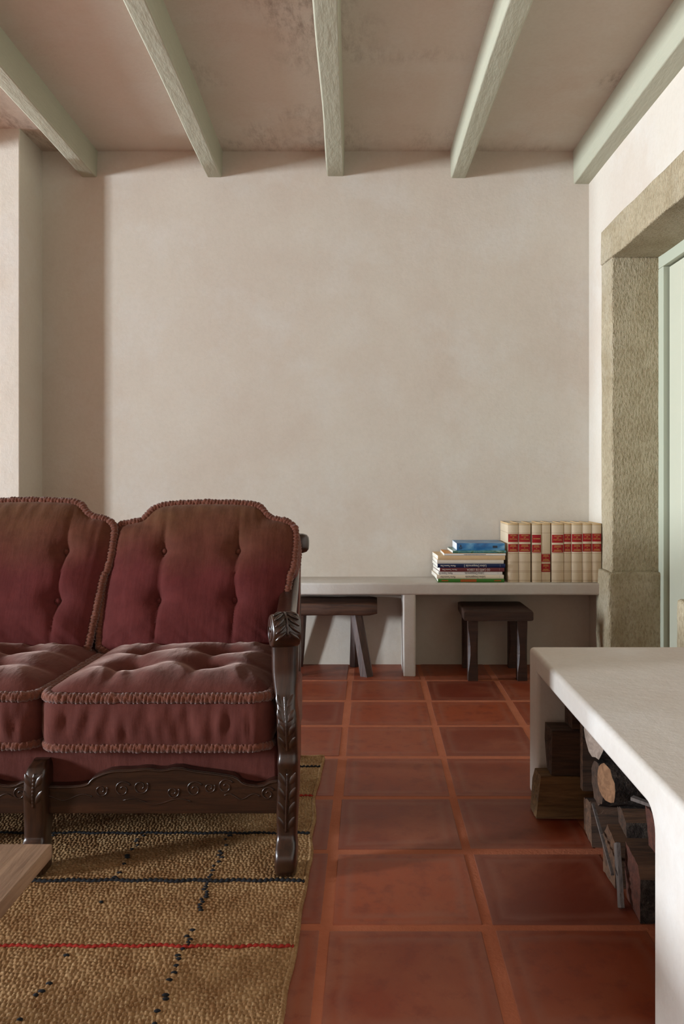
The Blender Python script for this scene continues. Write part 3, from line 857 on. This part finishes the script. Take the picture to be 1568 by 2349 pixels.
# bound edges
p = [(rx1+rug_edge(y)-0.002, y, rug_h(rx1, y)*0.5+0.001) for y in np.arange(ry0, ry1, 0.004)]
V, F = tube(p, 0.0062, 8, rf=lambda s, th, i: 0.85+0.22*abs(math.sin(s*300)))
mesh('edge_binding', V, F, m_jute, rug)
p = [(x, ry1-0.002, rug_h(x, ry1)*0.7+0.002) for x in np.arange(rx0, rx1, 0.004)]
V, F = tube(p, 0.0068, 8, rf=lambda s, th, i: 0.85+0.22*abs(math.sin(s*300)))
mesh('edge_binding', V, F, m_jute, rug)
for k, (y, c) in enumerate(stripes):
    p = []
    for x in np.arange(rx0+0.01, rx1+rug_edge(y)-0.001, 0.003):
        yy = y+0.002*math.sin(x*70+k)+0.003*noise.noise(Vector((x*6, k*3.0, 1)))
        p.append((x, yy, rug_h(x, yy)*(1 if x < rx1-0.01 else 0.8)+0.0032+0.0012*math.sin(x*2*math.pi/0.012)))
    rad = 0.0040 if y == 1.727 else 0.0031
    V, F = tube(p, rad, 6, rf=lambda s_, th, i: 0.8+0.35*abs(math.sin(s_*math.pi/0.013)))
    mesh('stripe', V, F, m_black if c == 'b' else m_redyarn, rug)
# single black warp stitches in two broken columns
for xc, seed, dens in ((-0.347, 1, 0.62), (-0.560, 2, 0.30), (-0.775, 3, 0.35)):
    rnd = random.Random(seed)
    y = 1.12
    while y < 1.95:
        if rnd.random() < dens*(0.5+0.9*abs(noise.noise(Vector((y*5, seed*7.0, 0))))*2):
            x = xc+rnd.uniform(-.006, .006)
            V, F = ellipsoid((x, y, rug_h(x, y)+0.0032), rnd.uniform(.004, .007), .0032, .0028, 8, 5)
            mesh('black_stitch', V, F, m_black, rug)
        y += pyy

# ------------------------------------------------------------------ low coffee table, only its corner is seen
tz = 0.330; tyb = (CAMZ-tz)*FPX/835.0; txr = (120-VPX)*tyb/FPX
ct = thing('coffee_table', (txr-0.5, tyb-0.3, 0), 'low coffee table with a pale knotty oak plank top before the sofa', 'table')
tw = 0.20
for k in range(5):
    bm_obj('top_plank', rbox((txr-tw*(k+1)+0.0006, txr-tw*k, tyb-0.62, tyb, tz-0.022, tz), 0.0022, 2), m_oak, ct)
for (x, y) in ((txr-0.24, tyb-0.16), (txr-0.24, tyb-0.50), (txr-0.86, tyb-0.16), (txr-0.86, tyb-0.50)):
    bm_obj('leg', rbox((x-0.022, x+0.022, y-0.022, y+0.022, 0.014, tz-0.021), 0.003, 2), m_oak, ct)

# ------------------------------------------------------------------ stools under the wall bench
st = thing('milking_stool', (-0.185, 3.66, 0), 'rough plank stool with splayed hewn legs tucked under the wall bench', 'stool')
rings = []
for i, x in enumerate(np.linspace(-0.400, 0.033, 26)):
    e = min(1.0, 0.80+min(i, 25-i)*0.12)
    zt = 0.334+0.004*noise.noise(Vector((x*9, 1, 0))); zb = 0.266+0.003*noise.noise(Vector((x*12, 5, 0)))
    r = sring((x, 3.672, (zt+zb)/2), (0, 1, 0), (0, 0, 1), 0.094, (zt-zb)/2*e, 24, 6)
    rings.append([(x, a[1]+0.003*noise.noise(Vector((x*8, a[2]*30, 3))), a[2]-(0.006 if a[1] < 3.62 and a[2] > 0.31 else 0)) for a in r])
V, F = loft(rings); fix(mesh('seat', V, F, m_stool1, st, auto=45))
def hewn_leg(top, bot, r0, r1, parent, mat, n=6, tw=0.3):
    rings = []
    for i in range(9):
        t = i/8; c = Vector(top).lerp(Vector(bot), t); r = r0+(r1-r0)*t
        rings.append([(c.x+r*(1+0.10*noise.noise(Vector((k*2.1, t*2, top[0]*9))))*math.cos(2*math.pi*k/n+tw+0.25*t), c.y+r*math.sin(2*math.pi*k/n+tw+0.25*t), c.z) for k in range(n)])
    V, F = loft(rings); return fix(mesh('leg', V, F, mat, parent, smooth=False))
hewn_leg((-0.062, 3.612, 0.275), (-0.014, 3.575, 0.0), 0.027, 0.032, st, m_stool_leg)
hewn_leg((-0.066, 3.722, 0.275), (-0.072, 3.760, 0.0), 0.024, 0.026, st, m_stool_leg)
hewn_leg((-0.318, 3.612, 0.275), (-0.345, 3.575, 0.0), 0.027, 0.031, st, m_stool_leg)
hewn_leg((-0.318, 3.722, 0.275), (-0.340, 3.760, 0.0), 0.024, 0.026, st, m_stool_leg)

s2 = thing('square_stool', (0.563, 3.615, 0), 'small dark square wooden stool with straight chamfered legs under the books', 'stool')
rings = []
for i, y in enumerate(np.linspace(3.468, 3.752, 18)):
    e = min(1.0, 0.88+min(i, 17-i)*0.12)
    t = (y-3.468)/0.284
    rr = sring((0.563, y, 0.2865), (1, 0, 0), (0, 0, 1), 0.1515-(0.004*t), 0.0245*e, 40, 11)
    rings.append([(a, b_, c-0.004*math.exp(-((a-0.563)/0.09)**2)*(1 if c > 0.286 else 0)) for a, b_, c in rr])
V, F = loft(rings); fix(mesh('seat', V, F, m_stool2, s2, auto=50))
for (x, y) in ((0.4525, 3.502), (0.669, 3.502), (0.456, 3.738), (0.672, 3.738)):
    rings = []
    for z in np.linspace(0.0, 0.27, 8):
        ch = 0.010*math.sin(math.pi*min(1, max(0, (z-0.03)/0.2)))
        h = 0.0215
        rings.append([(x+a, y+b_, z) for a, b_ in ((-h+ch, -h), (h-ch, -h), (h, -h+ch+0.001), (h, h-0.001), (h-0.002, h), (-h+0.002, h), (-h, h-0.001), (-h, -h+ch+0.001))])
    V, F = loft(rings); fix(mesh('leg', V, F, m_stool2, s2, smooth=False))

# ------------------------------------------------------------------ books
def flat(name, col, rough=0.6, col2=None, nscale=20, bump=0.05):
    M = Mat(name, rough, 0.35)
    M.color(M.mix(col, col2 if col2 else tuple(c*0.86 for c in col[:3])+(1,), M.noise(nscale, 4, 0.6)))
    if bump: M.bump(M.noise(90, 3, 0.6), bump, 0.004)
    return M.m
def pages_mat(name, col, axis):
    M = Mat(name, 0.9, 0.1)
    sc = [1, 1, 1]; sc[axis] = 900
    n = M.noise(1.0, 2, 0.5, vec=M.mapping(tuple(sc)))
    M.color(M.mix(col, tuple(c*0.86 for c in col[:3])+(1,), n)); M.bump(n, 0.2, 0.002); return M.m
m_pages_z = pages_mat('page_edges_flat', srgb(244, 238, 224), 2)
m_pages_x = pages_mat('page_edges_upright', srgb(236, 226, 206), 0)
m_gold = flat('gold_print', srgb(206, 164, 92), 0.45, bump=0)
m_red = flat('red_leather_label', srgb(158, 22, 26), 0.5, srgb(138, 14, 20), 30)
m_white_ink = flat('white_ink', srgb(232, 226, 214), 0.6, bump=0)
m_black_ink = flat('black_ink', srgb(58, 52, 48), 0.6, bump=0)
m_orange_ink = flat('orange_ink', srgb(196, 84, 36), 0.6, bump=0)
m_grey_ink = flat('grey_ink', srgb(150, 146, 140), 0.6, bump=0)
def vellum():
    M = Mat('cream_vellum_cloth', 0.7, 0.25)
    z = M.xyz()[2]
    c = M.mix(srgb(214, 196, 168), srgb(196, 174, 144), M.noise(24, 5, 0.65, vec=M.mapping((3, 1, 0.7), rnd=True)))
    lines = None
    for zz in (0.006, 0.010, 0.046, 0.052, 0.088, 0.0935, 0.130, 0.222, 0.258):
        d = M.math('LESS_THAN', M.math('ABSOLUTE', M.math('SUBTRACT', z, zz)), 0.0009)
        lines = d if lines is None else M.math('MAXIMUM', lines, d)
    c = M.mix(c, srgb(150, 122, 92), M.math('MULTIPLY', lines, 0.75))
    band = M.math('GREATER_THAN', z, 0.2595)
    c = M.mix(c, srgb(196, 158, 104), M.math('MULTIPLY', band, 0.7))
    M.color(c); M.bump(M.noise(160, 3, 0.6), 0.15, 0.003); return M.m
m_vellum = vellum()

ZS = ZB1 + 0.0005
def dashes(cx, cz, wd, hh, seed, y, mapf=None):
    """a line of small gold print too worn to read"""
    rnd = random.Random(seed); parts = []; x = cx-wd/2
    while x < cx+wd/2-0.0008:
        w = rnd.uniform(0.0007, 0.0014); h = hh*rnd.uniform(0.75, 1.0)
        parts.append(([(x, y, cz-h/2), (x+w, y, cz-h/2), (x+w, y, cz+h/2), (x, y, cz+h/2)], [(0, 1, 2, 3)]))
        x += w+rnd.uniform(0.0004, 0.0006)
    return join(parts)
# upright set: px edges of the spines in the photograph turned into widths
KX = 3.578/FPX
edges = [(1164.7, 1188.6), (1189.3, 1216.6), (1219.5, 1240.9), (1241.4, 1262.6), (1265.0, 1292.0), (1292.6, 1310.2), (1310.8, 1335.0), (1335.6, 1356.8), (1357.4, 1379.0)]
ordinal = ['first', 'second', 'third', 'fourth', 'fifth', 'sixth', 'seventh', 'eighth', 'ninth']
vols = []
for k, (a, c) in enumerate(edges):
    x0, x1 = (a-VPX)*KX, (c-VPX)*KX
    yf = 3.578 + (0.004 if k in (3, 5) else 0.0); yb = 3.788
    h = 0.2665-0.001*(k % 3)
    lab = {0: 'cream-spined volume with two red labels right beside the stack of books',
           3: 'cream-spined volume whose two red labels sit low on the spine',
           2: 'slim cream-spined volume with a single line on its upper red label',
           8: 'cream-spined volume with two red labels at the end touching the stone doorway'}.get(k, 'cream-spined volume with two red labels, %s counted from the stack of books' % ordinal[k])
    t = thing('book', ((x0+x1)/2, (yf+yb)/2, ZS), lab, 'book', 'matching cream volumes standing on the wall bench')
    vols.append(t)
    w = x1-x0; bt = 0.0028
    # cover: two boards and a softly rounded spine, one U-shaped mesh
    pts = [(x0, yb), (x0, yf+0.004)]
    nsp = 8
    for q in range(nsp+1):
        u = q/nsp; pts.append((x0+w*u, yf+0.004-0.004*math.sin(math.pi*u)**0.6))
    pts += [(x1, yf+0.004), (x1, yb), (x1-bt, yb), (x1-bt, yf+0.007), (x0+bt, yf+0.007), (x0+bt, yb)]
    pp = [pts[0]]
    for q in pts[1:]:
        if math.hypot(q[0]-pp[-1][0], q[1]-pp[-1][1]) > 1e-5: pp.append(q)
    bm_obj('cover', poly_extrude(pp, lambda u, v, d: (u, v, d), ZS, ZS+h), m_vellum, t, auto=30)
    bm_obj('pages', rbox((x0+bt-0.0001, x1-bt+0.0001, yf+0.0068, yb-0.004, ZS+0.003, ZS+h-0.004)), m_pages_x, t, smooth=False)
    # labels
    if k == 3: zl = [(1271.4, 1289.0), (1293.5, 1312.0)]
    elif k in (2, 4): zl = [(1226.7, 1245.0), (1249.7, 1267.5)]
    elif k in (7, 8): zl = [(1224.2, 1242.3), (1247.5, 1265.3)]
    else: zl = [(1225.2, 1243.3), (1248.2, 1265.9)]
    for li, (ya, yb2) in enumerate(zl):
        za = CAMZ-(yb2-HZ)*KX; zb = CAMZ-(ya-HZ)*KX
        rows = []
        for q in range(nsp+1):
            u = 0.02+0.96*q/nsp
            rows.append((x0+w*u, yf+0.004-0.004*math.sin(math.pi*u)**0.6-0.0006))
        V = [(x, y, za) for x, y in rows]+[(x, y, zb) for x, y in rows]
        V += [(x, y+0.001, za) for x, y in rows]+[(x, y+0.001, zb) for x, y in rows]
        n = nsp+1
        F = [(i, i+1, n+i+1, n+i) for i in range(nsp)]+[(2*n+i+1, 2*n+i, 3*n+i, 3*n+i+1) for i in range(nsp)]
        F += [(n+i, n+i+1, 3*n+i+1, 3*n+i) for i in range(nsp)]+[(i+1, i, 2*n+i, 2*n+i+1) for i in range(nsp)]
        lb = mesh('spine_label', V, F, m_red, t, auto=30)
        yt = yf-0.0010; cx = (x0+x1)/2; cz = (za+zb)/2
        if li == 0 and k not in (2, 3):
            V, F = text_vf('HISTORIA\nDE\nPORTUGAL', 0.0088, lambda a_, b_: (cx+a_, yt, cz+0.003+b_), sx=min(0.92, w/0.050*0.80))
        elif k == 2 and li == 0: V, F = dashes(cx, cz, w*0.72, 0.004, k*7, yt)
        else:
            parts = []
            for q, (dz, f) in enumerate(((0.0125, 0.55), (0.0075, 0.62), (0.0005, 0.12), (-0.0070, 0.60), (-0.0120, 0.74))):
                parts.append(dashes(cx, cz+dz, w*f, 0.0030, k*31+li*7+q, yt))
            V, F = join(parts)
        mesh('label_lettering', V, F, m_gold, lb, smooth=False)

# lying stack, bottom to top
def lying(name, label, px0, px1, py_t, py_b, mat, yf, yb, hard=False, lines=(), pages=m_pages_z, skew=0.0):
    global zcur
    x0, x1 = (px0-VPX)*KX, (px1-VPX)*KX
    th = (py_b-py_t)*KX
    z0, z1 = zcur, zcur+th; zcur = z1
    t = thing(name, ((x0+x1)/2, (yf+yb)/2, z0), label, 'book', 'books lying in a stack on the wall bench')
    ct_ = 0.0016
    def sk(u, v, d): return (d+skew*(u-yf), u, v)
    prof = [(yb, z0), (yf+0.002, z0)]+[(yf+0.002-0.002*math.sin(math.pi*q/6), z0+(z1-z0)*q/6) for q in range(1, 6)]+[(yf+0.002, z1), (yb, z1), (yb, z1-ct_), (yf+0.0045, z1-ct_), (yf+0.0045, z0+ct_), (yb, z0+ct_)]
    bm_obj('cover', poly_extrude(prof, sk, x0, x1), mat, t, auto=30)
    e = 0.003 if hard else 0.0006
    b = rbox((x0+e, x1-e, yf+0.0044, yb-e, z0+ct_-0.0001, z1-ct_+0.0001))
    for v in b.verts: v.co.x += skew*(v.co.y-yf)
    bm_obj('pages', b, pages, t, smooth=False)
    for (txt, frac, size, ink, sx) in lines:          # print on the spine, upside down as in the photo
        cx = x0+(x1-x0)*frac; cz = (z0+z1)/2; y = yf-0.0004
        if txt is None: V, F = dashes(cx, cz, sx, size, int(frac*100), y)
        else: V, F = text_vf(txt, size, lambda a_, b_: (cx-a_, y, cz-b_), sx=sx)
        mesh('spine_lettering', V, F, ink, t, smooth=False)
    return t, (x0, x1, z0, z1)
zcur = ZS
c_green = flat('green_cover', srgb(60, 118, 36), 0.5); c_cream = flat('cream_cover', srgb(232, 218, 194), 0.55); c_white = flat('white_cover', srgb(238, 234, 228), 0.5)
c_maroon = flat('maroon_cover', srgb(116, 52, 54), 0.5); c_navy = flat('navy_cover', srgb(14, 34, 78), 0.45); c_off = flat('off_white_cover', srgb(228, 218, 202), 0.55)
c_tan = flat('tan_cover', srgb(206, 172, 128), 0.6, srgb(218, 192, 152), 60)
lying('book', 'green book with orange lettering at the bottom of the stack', 1004, 1156, 1331, 1339, c_green, 3.576, 3.775, lines=((None, 0.105, 0.0062, m_orange_ink, 0.030), (None, 0.46, 0.013, m_orange_ink, 0.072), (None, 0.90, 0.0062, m_orange_ink, 0.032)))
lying('book', 'cream book with dark lettering lying on the green book', 1001.5, 1155, 1322.3, 1331, c_cream, 3.578, 3.77, lines=(('Lisboa Desaparecida', 0.575, 0.0155, m_black_ink, 0.70), ('Marina Tavares Dias', 0.165, 0.0125, m_black_ink, 0.66), ('|', 0.935, 0.012, m_black_ink, 0.5)), skew=-0.05)
lying('book', 'white paperback with dark lettering just under the maroon book', 1006, 1152, 1314.6, 1322.3, c_white, 3.582, 3.775, lines=(('Lisboa Desaparecida', 0.56, 0.0150, m_black_ink, 0.70), ('Marina Tavares Dias', 0.10, 0.0125, m_black_ink, 0.66), ('|', 0.93, 0.012, m_black_ink, 0.5)), skew=-0.06)
lying('book', 'maroon book with white capital lettering in the stack', 1008.5, 1156, 1305.4, 1314.6, c_maroon, 3.577, 3.775, lines=(('OS CAFÉS DE LISBOA', 0.60, 0.0150, m_white_ink, 0.74), ('Marina Tavares Dias', 0.15, 0.0095, m_white_ink, 0.85), ('|', 0.925, 0.012, m_white_ink, 0.5)), skew=-0.08)
lying('book', 'navy blue book with white lettering in the stack', 1003, 1158, 1296.4, 1305.4, c_navy, 3.574, 3.775, lines=(('Lisboa Desaparecida 2', 0.555, 0.0160, m_white_ink, 0.70), ('Marina Tavares Dias', 0.155, 0.0125, m_white_ink, 0.66), ('|', 0.925, 0.012, m_white_ink, 0.5)), skew=-0.04)
lying('book', 'plain off-white book lying right on the navy book', 1002.5, 1155, 1287.6, 1296.4, c_off, 3.579, 3.775, skew=-0.03)
lying('book', 'thick tan-edged book in the stack, under the thin one with orange cover', 1004, 1158, 1277.6, 1287.6, c_tan, 3.577, 3.775, skew=-0.05)
t, (x0, x1, z0, z1) = lying('book', 'thin white-edged book with an orange cover patch showing beside the teal booklet', 1018, 1159, 1272.8, 1277.6, c_white, 3.575, 3.77, lines=((None, 0.50, 0.003, m_black_ink, 0.10),))
c_orange = flat('orange_cover', srgb(222, 150, 64), 0.5)
bm_obj('front_cover', rbox((x0+0.001, x1-0.002, 3.576, 3.768, z1-0.0003, z1+0.0007)), c_orange, t, smooth=False)
bm_obj('title_patch', rbox((x0+0.016, x0+0.034, 3.735, 3.752, z1+0.0005, z1+0.0011)), m_grey_ink, t, smooth=False)
zcur += 0.0008
def marbled(name, stops, scale):
    M = Mat(name, 0.32, 0.5)
    M.color(M.ramp(M.noise(scale, 4, 0.55, vec=M.mapping((1.0, 1.0, 2.0)), dist=1.2), stops)); return M.m
c_teal = marbled('teal_cover', [(0.30, srgb(28, 84, 92)), (0.48, srgb(86, 142, 142)), (0.58, srgb(60, 98, 66)), (0.70, srgb(150, 184, 178))], 16)
lying('booklet', 'thin teal booklet lying under the glossy blue book', 1038, 1160, 1266.2, 1272.4, c_teal, 3.576, 3.772, skew=-0.03)
c_blue = marbled('blue_cover', [(0.25, srgb(14, 58, 108)), (0.45, srgb(40, 110, 164)), (0.58, srgb(84, 146, 186)), (0.72, srgb(168, 200, 214))], 7)
m_pages_cool = pages_mat('white_page_edges', srgb(232, 232, 232), 2)
lying('book', 'thick glossy blue book on top of the stack', 1047.5, 1157.5, 1249.6, 1266.2, c_blue, 3.582, 3.782, lines=(('♀', 0.08, 0.020, m_black_ink, 1.0), (None, 0.80, 0.012, m_black_ink, 0.022)), pages=m_pages_cool, skew=0.0)

# ------------------------------------------------------------------ firewood under the hearth bench
def sect_round(r, n=18, seed=0):
    return [(r*(1+0.07*noise.noise(Vector((math.cos(2*math.pi*k/n)*1.5, math.sin(2*math.pi*k/n)*1.5, seed))))*math.cos(2*math.pi*k/n), r*(1+0.07*noise.noise(Vector((math.cos(2*math.pi*k/n)*1.5+9, math.sin(2*math.pi*k/n)*1.5, seed))))*math.sin(2*math.pi*k/n)) for k in range(n)]
def subdiv_poly(pts, flags, step=0.012):
    P = []; Fg = []
    n = len(pts)
    for i in range(n):
        a = np.array(pts[i]); b_ = np.array(pts[(i+1) % n]); m = max(1, int(np.linalg.norm(b_-a)/step))
        for q in range(m): P.append(tuple(a+(b_-a)*q/m)); Fg.append(flags[i])
    return P, Fg
def log(label, p0, p1, sect, flags, mats, end, seed=0, rough=0.0025, slant=0.0, up=(0, 0, 1), stations=14):
    """sect: cross-section (u to the side, v up); flags: 0 bark, 1 split face per edge; p0 is the end towards the room"""
    p0 = Vector(p0); p1 = Vector(p1); t = (p1-p0).normalized()
    v = Vector(up) - t*Vector(up).dot(t); v.normalize(); u = v.cross(t).normalized()
    S, Fg = subdiv_poly(sect, flags)
    n = len(S); rings = []
    for i in range(stations+1):
        f = i/stations; ring = []
        for k, (a, b_) in enumerate(S):
            q = p0.lerp(p1, f)+u*a+v*b_
            amp = rough*(2.2 if Fg[k] == 0 else 1.0)
            nz = noise.noise(Vector((a*70+seed, b_*70, f*(7 if Fg[k] == 0 else 2.5)+seed*3)))
            d = (u*a+v*b_); d = d.normalized() if d.length > 1e-6 else u
            q = q+d*amp*nz
            if i == 0: q = q+t*slant*b_
            ring.append(tuple(q))
        rings.append(ring)
    V, F = loft(rings, caps=False)
    fm = [Fg[k % n] for k in range(len(F))]
    base = (p0+p1)/2
    o = mesh('firewood_log', V, F, mats, None, True, loc=tuple(base), fm=fm, auto=45)
    tag(o, label, 'log', 'firewood stored under the hearth bench')
    for ring, flip in ((rings[0], False), (rings[-1], True)):
        c = np.mean(np.array(ring), 0)
        dome = -np.array(t)*0.002 if not flip else np.array(t)*0.002
        Vc = [tuple(c+dome)]+[tuple(c+(np.array(q)-c)*0.5+dome*1.3*math.sin(j*2.1)) for j, q in enumerate(ring)]+[tuple(q) for q in ring]
        Fc = [(0, 1+k, 1+(k+1) % n) for k in range(n)]+[(1+k, 1+n+k, 1+n+(k+1) % n, 1+(k+1) % n) for k in range(n)]
        e = fix(mesh('cut_end', Vc, Fc, end, o, True))
    fix(o)
    return o
BK = [m_bark, m_split]; BD = [m_bark, m_split_dark]; BR = [m_bark, m_split_red]; BO = [m_split_old, m_split_old]; BG = [m_grey_split, m_grey_split]
R18 = [0]*18
# far pier side
log('mossy split log lying on the floor tiles by the far pier', (0.438, 2.105, 0.064), (0.80, 2.10, 0.064), [(-0.050, -0.058), (0.028, -0.062), (0.045, 0.012), (0.030, 0.044), (-0.046, 0.050)], [1, 1, 1, 1, 1], BO, m_split_old, 1, 0.004, 0.12)
log('dark squared log resting on the mossy split log', (0.470, 2.085, 0.176), (0.80, 2.085, 0.176), [(-0.030, -0.058), (0.022, -0.058), (0.052, 0.012), (0.046, 0.056), (-0.040, 0.060)], [1, 1, 1, 1, 1], BD, m_split_dark, 2, 0.003)
log('dark log wedged right up under the slab near the far pier', (0.520, 2.080, 0.282), (0.82, 2.08, 0.282), [(-0.040, -0.040), (0.036, -0.044), (0.044, 0.03), (0.0, 0.046), (-0.042, 0.03)], [1, 0, 0, 0, 1], BD, m_split_dark, 3)
# middle
log('wide split log lying on the floor under the round logs', (0.537, 1.955, 0.050), (0.86, 1.93, 0.050), [(-0.048, -0.048), (0.050, -0.048), (0.055, 0.030), (-0.030, 0.052)], [1, 1, 1, 1], BD, m_split, 4, 0.005)
log('plank-like split log standing on edge on the wide split log', (0.535, 2.008, 0.205), (0.84, 2.008, 0.205), [(-0.012, -0.105), (0.012, -0.105), (0.014, 0.118), (-0.010, 0.120)], [1, 1, 1, 1], BD, m_split, 5, 0.002)
log('bark-covered log lying between the plank log and the tan-ended log', (0.545, 1.905, 0.155), (0.86, 1.905, 0.155), sect_round(0.050, 18, 3), R18, BD, m_split_dark, 6, 0.004)
log('pale-ended round log high up under the slab', (0.530, 1.880, 0.276), (0.86, 1.935, 0.276), sect_round(0.052, 18, 5), R18, BK, m_end_pale, 7, 0.004)
log('round log with black bark and a tan cut end', (0.525, 1.765, 0.208), (0.85, 1.822, 0.222), sect_round(0.043, 18, 8), R18, BK, m_end, 8, 0.004)
log('lichen-flecked slab of bark lying across the split logs', (0.550, 1.735, 0.142), (0.86, 1.700, 0.158), [(-0.046, -0.020), (0.040, -0.024), (0.044, 0.008), (0.0, 0.024), (-0.048, 0.012)], [1, 0, 0, 1, 0], BK, m_split_dark, 9, 0.004)
log('reddish split log at the near end of the pile, under the slab', (0.575, 1.610, 0.168), (0.88, 1.60, 0.190), [(-0.045, -0.040), (0.040, -0.044), (0.045, 0.036), (-0.030, 0.044)], [1, 1, 1, 1], BR, m_split_red, 10, 0.005)
log('brown knobbly split log lying in the middle of the pile', (0.527, 1.755, 0.060), (0.82, 1.765, 0.060), [(-0.044, -0.058), (0.034, -0.058), (0.040, 0.022), (0.006, 0.056), (-0.044, 0.040)], [1, 1, 1, 1, 1], BK, m_split, 11, 0.005)
log('big wedge of split wood with black bark lying near the pier', (0.540, 1.635, 0.058), (0.86, 1.62, 0.058), [(-0.055, -0.056), (0.040, -0.056), (0.056, 0.0), (0.050, 0.058), (-0.040, 0.050), (-0.058, 0.030)], [0, 1, 1, 1, 1, 0], BK, m_split_red, 12, 0.004)
log('dark log at the back of the near pile', (0.60, 1.50, 0.062), (0.92, 1.50, 0.062), sect_round(0.056, 18, 12), R18, BD, m_split_dark, 13, 0.004)
# loose kindling leaning at the front
log('long thin grey splinter leaning on the split logs', (0.506, 1.655, 0.060), (0.527, 1.875, 0.118), [(-0.0035, -0.0022), (0.0035, -0.0022), (0.003, 0.0022), (-0.003, 0.002)], [1, 1, 1, 1], BG, m_grey_split, 14, 0.0006)
log('short grey shard of wood propped against the big wedge', (0.516, 1.630, 0.004), (0.526, 1.690, 0.110), [(-0.011, -0.004), (0.010, -0.004), (0.011, 0.004), (-0.010, 0.004)], [1, 1, 1, 1], BG, m_grey_split, 15, 0.001, up=(1, 0, 0))
log('bent grey splinter lying on top of the near logs', (0.545, 1.650, 0.222), (0.64, 1.535, 0.222), [(-0.006, -0.004), (0.006, -0.004), (0.005, 0.004), (-0.006, 0.003)], [1, 1, 1, 1], BG, m_grey_split, 16, 0.0008)
